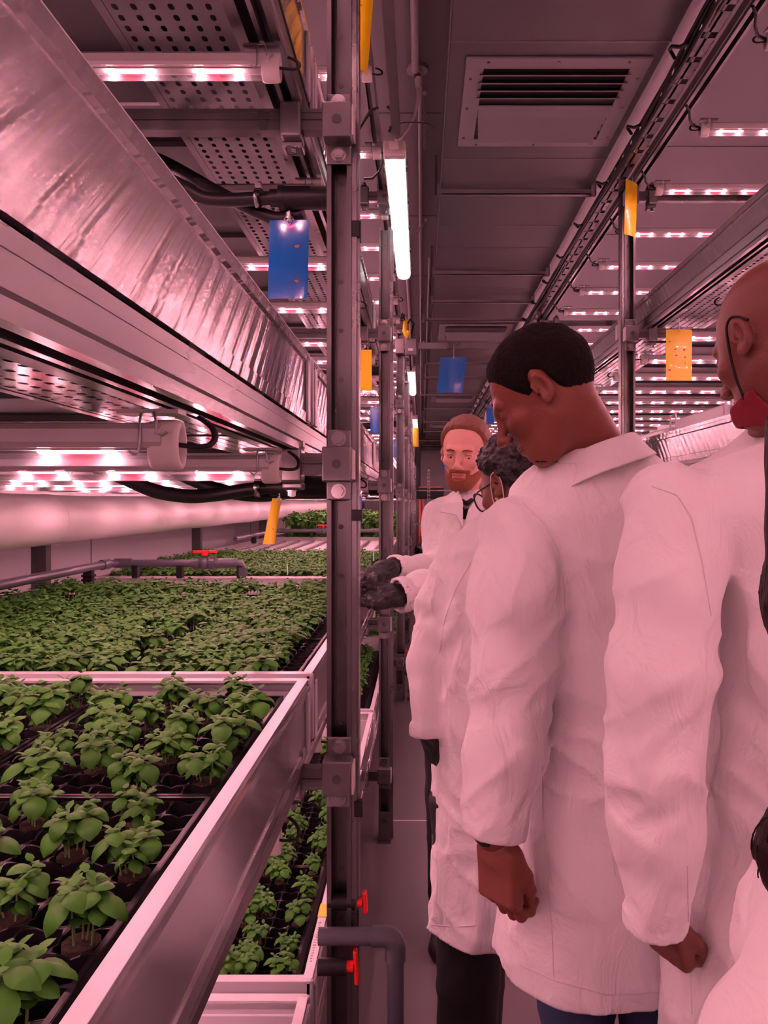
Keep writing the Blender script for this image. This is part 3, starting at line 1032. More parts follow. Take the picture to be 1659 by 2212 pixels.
# ================================================================== batten lamps
for k, (y0, y1) in enumerate([(2.83, 4.42), (7.5, 9.2), (11.8, 13.6)]):
    x = -.100; z = 2.80
    t = thing('batten_light', '%s long white batten light hanging below the aisle ceiling' % ['nearest', 'second', 'farthest'][k], 'ceiling light', (x, y0, z), 'white batten lights')
    m = MB(); n = 20; pr = []
    for i in range(n + 1):
        a = PI * i / n
        pr.append((x + math.cos(a) * .038, z - math.sin(a) * .030))
    m.prism_y(pr + [(x - .038, z + .004), (x + .038, z + .004)], y0 + .03, y1 - .03, smooth=False)
    m.build('diffuser', M['batten'], t)
    m = MB(); m.box(x - .043, x + .043, y0 + .02, y1 - .02, z + .004, z + .035)
    m.build('housing', M['cap'], t, bevel=.006)
    m = MB(); m.box(x - .040, x + .040, y0, y0 + .034, z - .026, z + .034); m.box(x - .018, x + .018, y0 - .025, y0, z - .006, z + .022)
    m.build('end_cap', M['cap'], t, bevel=.006)
    m = MB(); m.box(x - .036, x + .036, y1 - .034, y1, z - .022, z + .034); m.build('end_cap', M['cap'], t, bevel=.006)
    m = MB()
    for j in range(5):
        yy = y0 + .15 + j * (y1 - y0 - .3) / 4
        for s in (-1, 1):
            m.box(x + s * .041, x + s * .047, yy - .02, yy + .02, z - .012, z + .02)
    m.build('latch', M['bolt'], t)

t = thing('lamp_cable', 'grey cable curving from the ceiling gland to the nearest batten light', 'cable', (-.02, 2.9, 2.85))
m = MB(); P0 = W(903, 190, 2.86); P1 = W(855, 303, 2.80)
pts = [P0, W(903, 215, 2.86), W(895, 250, 2.85), W(880, 280, 2.83), W(866, 298, 2.81), P1]
m.tube(pts, .006, 8); m.build('flex', M['lamp_body'], t)
m = MB(); a = W(903, 168, 2.86); m.cyl(a, P0, .014, 12, r2=.009); m.build('gland', M['cap'], t)
m = MB(); a = W(901, 122, 2.86); b = W(901, 150, 2.86); c = W(902, 170, 2.86)
m.cyl(a, b, .034, 20); m.cyl(b, b + (b - a) * .12, .040, 20); m.build('ceiling_box', M['lamp_body'], t)
m = MB(); m.cyl(b + (b - a) * .12, c, .013, 12); m.build('nipple', M['bolt'], t)

# conduits along the ceiling
for k, (x, z, r, y0, y1) in enumerate([(-.022, 3.095, .014, -2.8, 2.84), (-.005, 3.10, .009, 2.84, 19), (-.10, 3.102, .012, 4.5, 19), (.055, 3.10, .008, 5.0, 19)]):
    m = MB(); m.cyl((x, y0, z), (x, y1, z), r, 12)
    o = m.build('ceiling_conduit', M['lamp_body'])
    tag(o, ['thick conduit on the ceiling ending at the round lamp box', 'thin conduit on the ceiling passing beside the hanging chain', 'conduit on the ceiling above the far batten lights', 'thin conduit hugging the left edge of the ceiling duct'][k], 'conduit')
m = MB(); a = W(818, 0, 1.86)
m.box(-.105, -.075, -2.5, 2.76, 2.815, 2.822); m.box(-.105, -.102, -2.5, 2.76, 2.822, 2.86); m.box(-.078, -.075, -2.5, 2.76, 2.822, 2.86)
o = m.build('lamp_rail', M['rail']); tag(o, 'steel channel rail along the aisle ceiling leading to the nearest batten light', 'rail')


def chain(name, pts, lab, r=.0016, link=.03):
    """links alternately turned along a polyline"""
    pts = [Vector(p) for p in pts]
    t = thing(name, lab, 'chain', tuple(pts[0]))
    m = MB(); L = sum((pts[i + 1] - pts[i]).length for i in range(len(pts) - 1)); n = int(L / (link * .78))
    def at(s):
        for i in range(len(pts) - 1):
            l = (pts[i + 1] - pts[i]).length
            if s <= l: return pts[i].lerp(pts[i + 1], s / l), (pts[i + 1] - pts[i]).normalized()
            s -= l
        return pts[-1], (pts[-1] - pts[-2]).normalized()
    for i in range(n):
        c, d = at((i + .5) * link * .78)
        u = d.orthogonal().normalized()
        if i % 2: u = d.cross(u)
        ring = [c + d * (link / 2) * math.cos(2 * PI * k / 10) + u * .006 * math.sin(2 * PI * k / 10) for k in range(11)]
        m.tube(ring, r, 5, caps=False)
    m.build('links', M['chain'], t)
    m = MB(); m.cyl(pts[0], pts[0] + Vector((0, 0, .012)), .009, 10); m.build('anchor', M['cap'], t)


chain('hanging_chain', [W(917, 205, 3.0), W(917, 325, 3.0)], 'short chain with a hook hanging straight from the ceiling beside the nearest batten')
chain('hanging_chain', [W(920, 478, 4.3), W(905, 498, 4.3), W(884, 520, 4.35)], 'slanting chain from the ceiling to the far part of the nearest batten')
chain('hanging_chain', [W(915, 740, 7.2), W(912, 790, 7.2), W(902, 812, 7.3)], 'slack chain beside the second batten light')

# black wires near the battens
m = MB()
m.tube([W(768, 290, 2.3), W(782, 268, 2.35), W(800, 240, 2.4), W(815, 233, 2.45)], .005, 8)
m.tube([W(838, 231, 2.6), W(850, 243, 2.65), W(852, 262, 2.7), W(840, 285, 2.7)], .005, 8)
tag(m.build('loose_wire', M['rubber']), 'black wire looping out of the steel channel rail near the first post', 'wire')
m = MB(); m.tube([W(840, 275, 2.7), W(870, 265, 2.75), W(900, 264, 2.8), W(928, 268, 2.85), W(940, 277, 2.9)], .0018, 6)
tag(m.build('cable_tie', M['rubber']), 'long thin black cable tie sticking out beside the nearest batten light', 'cable tie')
m = MB(); m.tube([W(786, 386, 2.9), W(805, 385, 2.9), W(818, 372, 2.9), W(828, 352, 2.9)], .005, 8)
tag(m.build('loose_wire', M['rubber']), 'black wire running up behind the nearest batten light', 'wire')

# junction box on the strut
jb = thing('junction_box', 'dark grey junction box with a small label on the third left post', 'junction box', tuple(W(888, 750, 5.68)))
m = MB(); c = W(887, 750, 5.68); m.box(c.x - .043, c.x + .043, c.y - .02, c.y + .03, c.z - .06, c.z + .06); m.build('box', mat('box_grey', (.16, .16, .17), .45), jb, bevel=.004)
m = MB(); c2_ = W(887, 755, 5.655); m.box(c2_.x - .018, c2_.x + .018, c2_.y, c2_.y + .003, c2_.z - .009, c2_.z + .009); m.build('label_plate', M['pvc_white'], jb)
m = MB(); m.tube([W(889, 733, 5.68), W(889, 718, 5.68), W(893, 700, 5.7), W(886, 690, 5.7), W(880, 700, 5.7)], .008, 8); m.tube([W(886, 768, 5.68), W(887, 790, 5.7), W(888, 800, 5.72)], .008, 8)
m.build('lead', M['rubber'], jb)
m = MB(); m.tube([W(876, 690, 5.6), W(874, 715, 5.6), W(878, 730, 5.6), W(882, 715, 5.6)], .016, 8)
tag(m.build('yellow_strap', M['yellow']), 'yellow strap bunched above the junction box', 'strap')
m = MB(); m.tube([W(898, 925, 13), W(898, 965, 13)], .05, 8)
tag(m.build('yellow_strap', M['yellow']), 'yellow strap far down the aisle under the farthest batten', 'strap')

# cable duct with bundled wires along the right-hand rack, and a loop to each lamp
t = thing('cable_trunking', 'perforated steel cable trunking along the top of the right rack', 'cable tray', (.83, ROOM_Y0 + .3, 2.87))
m = MB()
for k in range(170):
    y = -2.6 + k * .125
    m.box(.822, .870, y, y + .095, 2.872, 2.875)
    m.box(.820, .8225, y, y + .095, 2.875, 2.92)
m.box(.820, .8225, -2.6, 18.6, 2.915, 2.925); m.box(.820, .8225, -2.6, 18.6, 2.872, 2.882); m.box(.868, .8705, -2.6, 18.6, 2.872, 2.925); m.box(.838, .846, -2.6, 18.6, 2.872, 2.875)
m.build('trough', M['strut'], t)
t = thing('wire_bundle', 'tangled bundle of black wires lying in the trunking of the right rack', 'wires', (.84, -2, 2.88))
m = MB()
for k in range(7):
    pts = []; y = -2.5; ph = rnd.uniform(0, 6)
    while y < 17:
        pts.append((.812 + .012 * math.sin(y * 2.1 + ph) + .006 * (k % 3), y, 2.883 + .014 * math.sin(y * 3.3 + ph * 2) + .004 * (k % 2)))
        y += .12
    m.tube(pts, .0055, 6)
for k in range(24):
    y = 1.3 + k * .505
    m.tube([(.80, y, 2.88), (.788, y + .03, 2.885), (.775, y + .07, 2.91), (.785, y + .12, 2.93), (.81, y + .15, 2.92)], .006, 6)
m.build('wires', M['rubber'], t)
lp = MB()
for k in range(30):
    y = .62 + k * .505
    m = MB(); m.tube([(.868, y - .12, 2.80), (.885, y - .1, 2.792), (.90, y - .06, 2.785), (.925, y - .02, 2.782), (.955, y, 2.785)], .0045, 7)
    o = m.build('lamp_lead', M['rubber']); tag(o, '%s black lead from the right rack trunking to a topmost lamp, from the camera' % ORD[k], 'wire', 'black lamp leads')

# ================================================================== white fabric duct behind the trays
t = thing('fabric_air_duct', 'long white fabric air duct under the eye-level trays by the left wall', 'air duct', (-1.5, -2.7, 1.43))
n = 40; m = MB(); ys = np.arange(-2.7, 19.2, .1)
vsx = []
for y in ys:
    seam = min(abs(((y - 3.06) % 3.6)), abs(3.6 - ((y - 3.06) % 3.6)))
    r = .100 + .002 * math.sin(y * 5) - (.003 if seam < .04 else 0)
    for i in range(n):
        a = 2 * PI * i / n
        vsx.append((-1.50 + r * math.cos(a), y, 1.430 + r * math.sin(a)))
fs = [(j * n + i, j * n + (i + 1) % n, (j + 1) * n + (i + 1) % n, (j + 1) * n + i) for j in range(len(ys) - 1) for i in range(n)]
m.add(vsx, fs, True); m.build('fabric_tube', M['fabric_duct'], t)
m = MB()
for k in range(6):
    y = -.55 + k * 3.61
    m.tube([(-1.5 + .1015 * math.cos(a), y, 1.43 + .1015 * math.sin(a)) for a in np.linspace(0, 2 * PI, 33)], .002, 5)
m.build('seam', M['fabric_duct'], t)
m = MB(); m.box(-1.64, -1.60, -2.7, 19, 1.548, 1.552); m.box(-1.602, -1.60, -2.7, 19, 1.525, 1.552)
o = m.build('duct_rail', M['lip']); tag(o, 'pale metal rail running above the white fabric duct', 'rail')

# ================================================================== grey watering pipes with red valves
def pipe_set(y, x_in, label, valve_x, n_clip, y_from):
    z = 1.205; r = .0185; xb = -1.50
    t = thing('watering_pipe', label, 'pipe', (xb, y, z))
    m = MB()
    m.tube([(xb, y_from, z)] + [(xb, y - .07, z), (xb + .01, y - .03, z), (xb + .035, y - .008, z), (xb + .075, y, z), (x_in - .03, y, z), (x_in - .008, y, z - .004), (x_in, y, z - .02), (x_in, y, z - .07)], r, 14)
    m.build('tube', M['pvcgrey'], t)
    m = MB()
    m.cyl((xb + .02, y, z), (xb + .10, y, z), r * 1.3, 14); m.cyl((xb, y - .11, z), (xb, y - .03, z), r * 1.3, 14)
    m.cyl((x_in - .10, y, z), (x_in - .02, y, z), r * 1.3, 14); m.cyl((x_in, y, z - .02), (x_in, y, z - .06), r * 1.3, 14)
    m.cyl((valve_x + .06, y, z), (valve_x + .12, y, z), r * 1.25, 14)
    m.build('socket', M['pvcgrey'], t)
    m = MB(); v = valve_x
    m.cyl((v - .065, y, z), (v + .065, y, z), r * 1.35, 16); m.sphere((v, y, z), .032, 16, 10)
    m.cyl((v - .05, y, z), (v - .025, y, z), .034, 20); m.cyl((v + .025, y, z), (v + .05, y, z), .034, 20); m.cyl((v, y, z), (v, y, z + .045), .012, 10)
    b = m.build('valve_body', M['pvcgrey'], t)
    m = MB(); m.cyl((v, y, z + .038), (v, y, z + .052), .016, 12)
    m.box(v - .05, v + .05, y - .011, y + .011, z + .050, z + .062)
    m.cyl((v - .05, y, z + .050), (v - .05, y, z + .062), .011, 10); m.cyl((v + .05, y, z + .050), (v + .05, y, z + .062), .011, 10)
    m.build('valve_handle', M['red'], t, bevel=.003, label='red valve handle')
    for k in range(n_clip):
        if k < 2:
            yy = y - .25 - k * .85; xx = xb
            m = MB(); m.box(xx - .02, xx + .02, yy - .016, yy + .016, z - .075, z - .01); m.box(xx - .026, xx + .026, yy - .022, yy + .022, z - .06, z - .05); m.box(xx - .026, xx + .026, yy - .022, yy + .022, z - .04, z - .03)
        else:
            xx = (valve_x - .12, valve_x + .17, xb + .12)[k - 2]
            m = MB(); m.box(xx - .014, xx + .014, y - .02, y + .02, z - .07, z - .01)
        m.build('clip', M['rubber'], t, bevel=.003)


pipe_set(3.72, -.865, 'grey plastic watering pipe with red valve beyond the crowded basil tray', -1.045, 5, -1.0)
pipe_set(8.0, -.40, 'far grey watering pipe with red valve, by the tall basil', -1.02, 4, 6.2)
# black grooved insert of the empty white tray
for k in range(9):
    m = MB(); x = -.38 - k * .14
    m.cyl((x, 6.1, 1.112), (x, 7.7, 1.112), .011, 8)
    o = m.build('tray_divider', M['pvcgrey']); tag(o, '%s grey rod lying along the empty white tray, from the aisle' % ORD[k], 'rod', 'rods in the empty white tray')
m = MB(); m.box(-1.55, -.262, 5.98, 8.05, 1.085, 1.10)
tag(m.build('white_insert', M['liner']), 'empty white bed between the basil beds, far down the left rack', 'tray insert')

# ================================================================== black drain pipes and hoses at the first post
def drain(z, y, hoses, lab):
    t = thing('drain_pipe', lab, 'pipe', (-.17, y, z))
    m = MB(); m.cyl((-.178, y, z), (-.300, y, z), .0245, 24); m.cyl((-.178, y, z), (-.190, y, z), .0255, 24); m.cyl((-.288, y, z), (-.300, y, z), .0262, 24); m.build('sleeve', M['rubber'], t)
    m = MB(); m.cyl((-.300, y, z), (-.318, y, z), .0185, 20); m.cyl((-.318, y, z), (-.332, y, z), .014, 20); m.build('adapter', M['rubber'], t)
    m = MB(); m.tube([(-.338, y, z)] * 1 + [(-.338, y, z), (-.350, y, z)], .0205, 20); m.box(-.35, -.338, y - .008, y + .008, z + .018, z + .03); m.build('hose_clamp', M['bolt'], t)
    for h in hoses:
        m = MB(); m.tube(h, .0145, 12); m.build('hose', M['rubber'], t)


def smooth_path(p, n=6):
    p = [Vector(q) for q in p]; out = []
    for i in range(len(p) - 1):
        a = p[max(i - 1, 0)]; b = p[i]; c = p[i + 1]; d = p[min(i + 2, len(p) - 1)]
        for k in range(n):
            t_ = k / n
            out.append(.5 * ((2 * b) + (c - a) * t_ + (2 * a - 5 * b + 4 * c - d) * t_ * t_ + (3 * b - 3 * c + d - a) * t_ ** 3))
    out.append(p[-1]); return out


DY = 1.625
zA = CZ + (VY - 428) * DY / F; zB = CZ + (VY - 1053) * DY / F
drain(zA, DY, [smooth_path([(-.33, DY, zA), W(500, 432, DY), W(440, 428, DY), W(400, 405, DY), W(340, 380, DY + .05), W(200, 340, DY + .1)]),
               smooth_path([W(655, 460, DY + .02), W(600, 472, DY + .03), W(540, 450, DY + .04), W(470, 415, DY + .08), W(400, 375, DY + .1), W(330, 340, DY + .15), W(200, 300, DY + .2)])],
      'black drain pipe with hoses under the overhead tray by the first post')
drain(zB, DY, [smooth_path([(-.33, DY, zB), W(520, 1060, DY), W(470, 1068, DY), W(410, 1072, DY - .03), W(340, 1062, DY - .08), W(285, 1040, DY - .12), W(240, 1020, DY - .15), W(180, 1000, DY - .1)]),
               smooth_path([W(620, 1062, DY + .05), W(570, 1070, DY + .06), W(510, 1066, DY + .08), W(450, 1050, DY + .1), W(400, 1030, DY + .12), W(350, 1005, DY + .16)])],
      'black drain pipe with hoses under the eye-level tray by the first post')
# short nozzle under the upper pipe
m = MB(); a = W(624, 460, DY); m.cyl(a, a - Vector((0, 0, .022)), .008, 12); m.cyl(a - Vector((0, 0, .010)), a - Vector((0, 0, .014)), .011, 12)
tag(m.build('drain_nozzle', M['bolt']), 'small shiny nozzle under the upper black drain pipe', 'nozzle')
# repeated black pipes farther down
for k, (y, z) in enumerate([(3.50, 1.555), (5.9, 1.555), (3.50, 2.10), (5.9, 2.10)]):
    t = thing('drain_pipe', 'black drain pipe under the %s trays behind the %s post' % (('eye-level', 'overhead')[k // 2], ORD[1 + k % 2]), 'pipe', (-.18, y, z))
    m = MB(); m.cyl((-.178, y, z), (-.32, y, z), .024, 16); m.build('sleeve', M['rubber'], t)
    m = MB(); m.tube(smooth_path([(-.32, y, z), (-.45, y, z - .005), (-.6, y, z + .01), (-.8, y, z + .04)]), .0145, 8); m.tube(smooth_path([(-.30, y + .05, z - .02), (-.45, y + .05, z - .02), (-.62, y + .06, z + .01), (-.8, y + .06, z + .04)]), .0145, 8)
    m.build('hose', M['rubber'], t)

# ================================================================== aisle-side elbow pipes with red handles
def elbow(y, x0, x1, z, r, lab):
    t = thing('elbow_pipe', lab, 'pipe', (x1, y, 0))
    m = MB()
    m.tube([(x0, y, z), (x1 - .03, y, z), (x1 - .014, y, z - .004), (x1 - .004, y, z - .014), (x1, y, z - .03), (x1, y, .02)], r, 18)
    m.build('tube', M['pvcgrey'], t)
    m = MB()
    pts = [(x1 - .046, y, z)] + [(x1 - .022 + .022 * math.sin(a), y, z - .022 + .022 * math.cos(a)) for a in np.linspace(0, PI / 2, 8)] + [(x1, y, z - .046)]
    m.tube(pts, r * 1.22, 20); m.build('elbow', M['pvcgrey'], t)
    m = MB(); m.cyl((x1, y, 0), (x1, y, .02), r * 1.6, 16); m.build('floor_collar', M['pvcgrey'], t)


elbow(1.50, -.20, -.050, .654, .0165, 'grey plastic elbow pipe coming down beside the first post')
elbow(5.85, -.20, -.075, .27, .018, 'small far grey elbow pipe at the third post')
elbow(6.1, -.20, -.075, .15, .018, 'lower far grey elbow pipe at the third post')


def handle(x, y, z, lab, turn=0):
    t = thing('drain_valve', lab, 'valve', (x - .03, y, z))
    m = MB(); m.cyl((x - .075, y, z), (x - .02, y, z), .016, 14); m.build('body', M['rubber'], t)
    m = MB(); m.cyl((x - .022, y, z), (x - .006, y, z), .0105, 14)
    c = (x + .0, y, z)
    m.obox((x - .001, y, z), (.0045, 0, .0006), (0, .008, 0), (-.001, 0, .022)) if not turn else m.obox((x - .001, y, z), (.0045, 0, 0), (0, .0075, 0), (-.0015, 0, .034))
    m.build('handle', M['red'], t, bevel=.0035)


handle(-.112, 1.545, CZ - (1948 - VY) * 1.545 / F, 'red valve handle sticking out beside the first post, upper of two')
handle(-.126, 1.50, CZ - (2088 - VY) * 1.50 / F, 'red valve handle beside the first post, just under the elbow pipe', 1)
handle(W(880, 1407, 5.7).x, 5.75, CZ - (1407 - VY) * 5.75 / F, 'small far red valve handle near the third post')

# black clips on the posts
for k, (px, py, Y, w_, h_, lb) in enumerate([(774, 1113, 1.52, .017, .022, 'black plastic clip on the first post above the basil trays'), (770, 496, 1.54, .013, .032, 'black plastic clip high on the first post'),
                                     (777, 1745, 1.54, .013, .032, 'black plastic clip low on the first post')]):
    c = W(px, py, Y); m = MB(); m.box(c.x - w_ / 2 - .004, c.x + w_ / 2, c.y - .008, c.y + .008, c.z - h_ / 2, c.z + h_ / 2)
    if k == 1:
        m.box(c.x + w_ / 2, c.x + w_ / 2 + .003, c.y - .006, c.y + .006, c.z - h_ * .8, c.z + h_ / 2)
    tag(m.build('post_clip', M['rubber'], bevel=.001), lb, 'clip')

# ================================================================== sticky insect cards
def card(c, w_, h_, rz, color, lab, bend=0, string=.06, spots=0, tilt=0, seed=0, skew=0):
    """thin curled card hanging from its top edge; c is the centre"""
    r = random.Random(seed + 5); c = Vector(c)
    t = thing('sticky_card', lab, 'insect card', (c.x, c.y, c.z + h_ / 2), 'coloured sticky insect cards')
    nu, nv = 10, 12; vs = []; ca, sa = math.cos(rz), math.sin(rz)
    for k in (0, 1):
        for j in range(nv + 1):
            for i in range(nu + 1):
                u = i / nu - .5; v = j / nv
                x = u * w_ + skew * v * w_; y = bend * w_ * (4 * u * u) * (.4 + v) + tilt * v * h_ + k * .0006; z = -v * h_
                vs.append((x * ca - y * sa, x * sa + y * ca, z))
    N = (nu + 1) * (nv + 1); fs = []
    for j in range(nv):
        for i in range(nu):
            a = j * (nu + 1) + i
            fs.append((a, a + nu + 1, a + nu + 2, a + 1)); fs.append((N + a, N + a + 1, N + a + nu + 2, N + a + nu + 1))
    m = MB(); m.add(vs, fs, True)
    for j in range(nv):
        for i in (0, nu):
            a = j * (nu + 1) + i; m.add([vs[a], vs[a + nu + 1], vs[N + a + nu + 1], vs[N + a]], [(0, 1, 2, 3)])
    for i in range(nu):
        for j in (0, nv):
            a = j * (nu + 1) + i; m.add([vs[a], vs[a + 1], vs[N + a + 1], vs[N + a]], [(0, 1, 2, 3)])
    m.build('card', M[color], t, local=True)
    if string:
        m = MB(); m.tube([(0, 0, string), (.001, 0, string * .4), (0, 0, -.004)], .0012, 5)
        m.tube([(.0, -.002, .004), (.005, -.003, -.004), (0, -.004, -.012), (-.005, -.003, -.004), (0, -.002, .004)], .001, 5)
        m.build('string', M['pvc_white'], t, local=True)
    if spots:
        m = MB()
        for k in range(spots):
            u = r.uniform(-.38, .38); v = r.uniform(.12, .92); s = r.uniform(.004, .009) * (w_ / .09)
            x = u * w_ + skew * v * w_; y = bend * w_ * (4 * u * u) * (.4 + v) + tilt * v * h_ - .0012; z = -v * h_
            a = r.uniform(0, 6); pts = []
            for q_ in range(5):
                rr = s * r.uniform(.3, 1.2); b_ = a + q_ * 1.256
                xx = x + rr * math.cos(b_); zz = z + rr * .8 * math.sin(b_)
                pts.append((xx * ca - y * sa, xx * sa + y * ca, zz))
            m.add(pts, [list(range(5))])
        m.build('stain', M['bug'], t, local=True)
    return t


card(W(625, 561, 1.60), .083, .165, -.03, 'blue', 'blue sticky card under the upper black drain pipe', .02, .02, 2, -.05, 1, -.03)
card(W(784, 65, 1.95), .064, .19, .5, 'yellow', 'curled yellow card at the top edge beside the first post', .22, .05, 2, .05, 2, -.10)
card(W(779, 799, 3.20), .092, .168, .05, 'yellow', 'yellow card half hidden behind the first post', .02, .05, 2, 0, 3)
card(W(812, 907, 5.3), .075, .178, .2, 'blue', 'blue card left of the second post, below the yellow one', .03, .06, 0, 0, 4)
card(W(851, 968, 8.0), .10, .19, .1, 'blue', 'small far blue card left of the third post', .02, .06, 0, 0, 5)
card(W(776, 1103, 3.2), .045, .165, 1.0, 'blue', 'blue card seen almost edge-on behind the black post clip', .04, .05, 0, 0, 6, -.2)
card(W(846, 1099, 6.6), .045, .11, .8, 'blue', 'small blue card right of the second post above the tall basil', .02, .05, 0, 0, 7)
card(W(874, 1092, 9.5), .03, .16, .8, 'yellow', 'tiny far yellow card above the tall basil', .02, .05, 0, 0, 8)
card(W(980, 809, 5.70), .195, .262, .05, 'blue', 'glossy dark blue card hanging from the aisle strut in the middle', .10, .10, 0, .10, 9, -.12)
card(W(1366, 451, 3.22), .085, .230, .72, 'yellow', 'yellow card at the top of the nearest right-hand post', .08, .02, 0, .0, 10, -.05)
card(W(1467, 767, 2.98), .101, .198, .02, 'yellow', 'stained yellow card hanging from a right-rack lamp', .02, .045, 7, 0, 11)
card(W(1059, 898, 6.8), .07, .15, .3, 'blue', 'small blue card between the two men in front, far away', .02, .05, 0, 0, 12)
card(W(603, 1126, 1.56), .026, .093, .9, 'yellow', 'small curled yellow strip under the lower black drain pipe', .5, .01, 3, .06, 13, -.35)
card(W(963, 990, 5.0), .045, .16, .3, 'blue', 'blue card beside the bearded man, left of his head', .02, .05, 0, 0, 14)
card(W(1303, 665, 5.0), .001, .001, .3, 'yellow', '', .02, 0, 0, 0, 15) if False else None
# yellow tape on the lip of the lowest tray
m = MB(); m.box(-.2575, -.2335, 1.905, 1.965, .4735, .4742)
tag(m.build('yellow_tape', M['yellow']), 'piece of yellow tape on the lip of the lowest tray', 'tape')
m = MB()
r9 = random.Random(4)
for k in range(16):
    yy = 1.72 + k * .0105; s = r9.uniform(.002, .005)
    m.box(-.247 - s, -.247 + s * .6, yy, yy + .0016, .4735, .4739)
    if k % 3 == 0: m.box(-.2465, -.2455, yy - .002, yy + .004, .4735, .4739)
tag(m.build('pen_marks', M['cavity']), 'faint pencilled marks on the white lip of the lowest tray', 'marks')

# ================================================================== right-hand rack, beside the men
for k, (px, py, Y) in enumerate([(1560, 930, 2.62), (1440, 940, 3.2)]):
    t = thing('white_tray_insert', ['white box with a hooked rim standing in the right eye-level tray, nearer', 'white box with a hooked rim in the right eye-level tray, farther'][k], 'box', (1.06, Y, 1.69))
    m = MB(); m.box(1.03, 2.2, Y, Y + .5, 1.672, 1.835 - k * .02); m.build('body', M['liner'], t, bevel=.006)
    m = MB(); m.tube([(1.035, Y - .002, 1.80), (1.035, Y - .006, 1.86), (1.055, Y - .006, 1.868), (1.06, Y - .006, 1.80)], .004, 6); m.build('hook', M['pvc_white'], t)

# ================================================================== far end of the aisle
t = thing('work_platform', 'red-framed steel work platform with a black top bar at the end of the aisle', 'platform', (.03, 12.4, 0))
Yf = 12.5
m = MB()
for px in (908, 956, 1010):
    m.tube([W(px, 1067, Yf), W(px - 3, 1230, Yf)], .016, 8)
for px in (908, 956, 1010):
    m.tube([W(px + 6, 1070, Yf + .6), W(px + 10, 1215, Yf + .6)], .014, 8)
m.tube([W(905, 1053, Yf), W(952, 1053, Yf)], .013, 8); m.tube([W(905, 1149, Yf), W(1010, 1149, Yf)], .012, 8); m.tube([W(905, 1156, Yf), W(1010, 1156, Yf)], .016, 8)
m.build('red_frame', M['orange'], t)
m = MB(); a = W(899, 1054, Yf - .1); b = W(959, 1078, Yf - .1); m.box(a.x, b.x, Yf - .14, Yf - .06, b.z, a.z); m.build('top_bar', M['rubber'], t, bevel=.01)
m = MB(); m.box(W(895, 0, 12).x, W(1010, 0, 12).x, 11.98, 12.0, W(0, 1061, 12).z, W(0, 1058, 12).z); m.build('cross_rail', M['rail'], t)
m = MB(); m.box(W(895, 0, 12).x, W(1010, 0, 12).x, 11.98, 12.0, W(0, 1133, 12).z, W(0, 1129, 12).z); m.build('cross_rail', M['rail'], t)
for k, px in enumerate((895, 926)):
    Y = 11.8; c = W(px, 1000, Y); t = thing('slotted_angle', ['left', 'right'][k] + ' perforated shelf upright in front of the red platform', 'upright', (c.x, Y, 0))
    m = MB(); z = 0.0; top = (2.05, 1.98)[k]
    m.box(c.x - .022, c.x - .014, Y, Y + .003, 0, top); m.box(c.x + .014, c.x + .022, Y, Y + .003, 0, top)
    while z < top:
        m.box(c.x - .014, c.x + .014, Y, Y + .003, z, z + .025); z += .055
    m.build('upright', M['rail'], t); m = MB(); m.box(c.x - .03, c.x + .03, Y - .02, Y + .03, 0, .006); m.build('foot', M['rail'], t)
# rubbish bag
m = MB(); c = W(912, 1190, 11.3); nu, nv = 24, 16; vs = []
for j in range(nv + 1):
    for i in range(nu):
        th = PI * j / nv; ph = 2 * PI * i / nu; d = Vector((math.sin(th) * math.cos(ph), math.sin(th) * math.sin(ph), math.cos(th)))
        n_ = mnoise.noise(d * 2.3) * .25 + mnoise.noise(d * 6) * .10
        vs.append((c.x + .02 + d.x * .13 * (1 + n_), c.y + d.y * .16 * (1 + n_), max(c.z - .10, c.z + d.z * .12 * (1 + n_))))
m.add(vs, [(j * nu + i, (j + 1) * nu + i, (j + 1) * nu + (i + 1) % nu, j * nu + (i + 1) % nu) for j in range(nv) for i in range(nu)], True)
zb = c.z - .10
tag(m.build('rubbish_bag', M['bag']), 'shiny black rubbish bag on a low table at the end of the aisle', 'bag')
t = thing('low_table', 'dark low table under the black rubbish bag at the end of the aisle', 'table', (c.x, c.y, 0))
m = MB(); m.box(c.x - .18, c.x + .40, c.y - .25, c.y + .25, zb - .03, zb); m.build('tabletop', M['rubber'], t)
for a in (-.16, .38):
    for b in (-.22, .22):
        m = MB(); m.box(c.x + a - .015, c.x + a + .015, c.y + b - .015, c.y + b + .015, 0, zb - .03); m.build('leg', M['galv'], t)
# black pipes on the end wall and high cross bars
for k, (px0, px1, py, Y) in enumerate([(905, 1020, 962, 16.0), (905, 1030, 968, 17.0), (900, 1030, 952, 15.0)]):
    a = W(px0, py, Y); b = W(px1, py, Y); a.x = XL; b.x = XR; m = MB(); m.cyl(a, b, .03, 10)
    tag(m.build('far_pipe', M['strut']), '%s dark pipe crossing high at the end of the aisle, from the top' % ORD[k], 'pipe')
m = MB(); m.cyl(W(902, 960, 14.5), W(902, 1060, 14.5), .055, 12)
tag(m.build('far_pipe', M['rubber']), 'black vertical pipe at the end of the aisle below the last batten', 'pipe')
# ================================================================== signed-distance modelling for bodies and clothes
_tab = np.random.RandomState(5).rand(32, 32, 32).astype(np.float32)


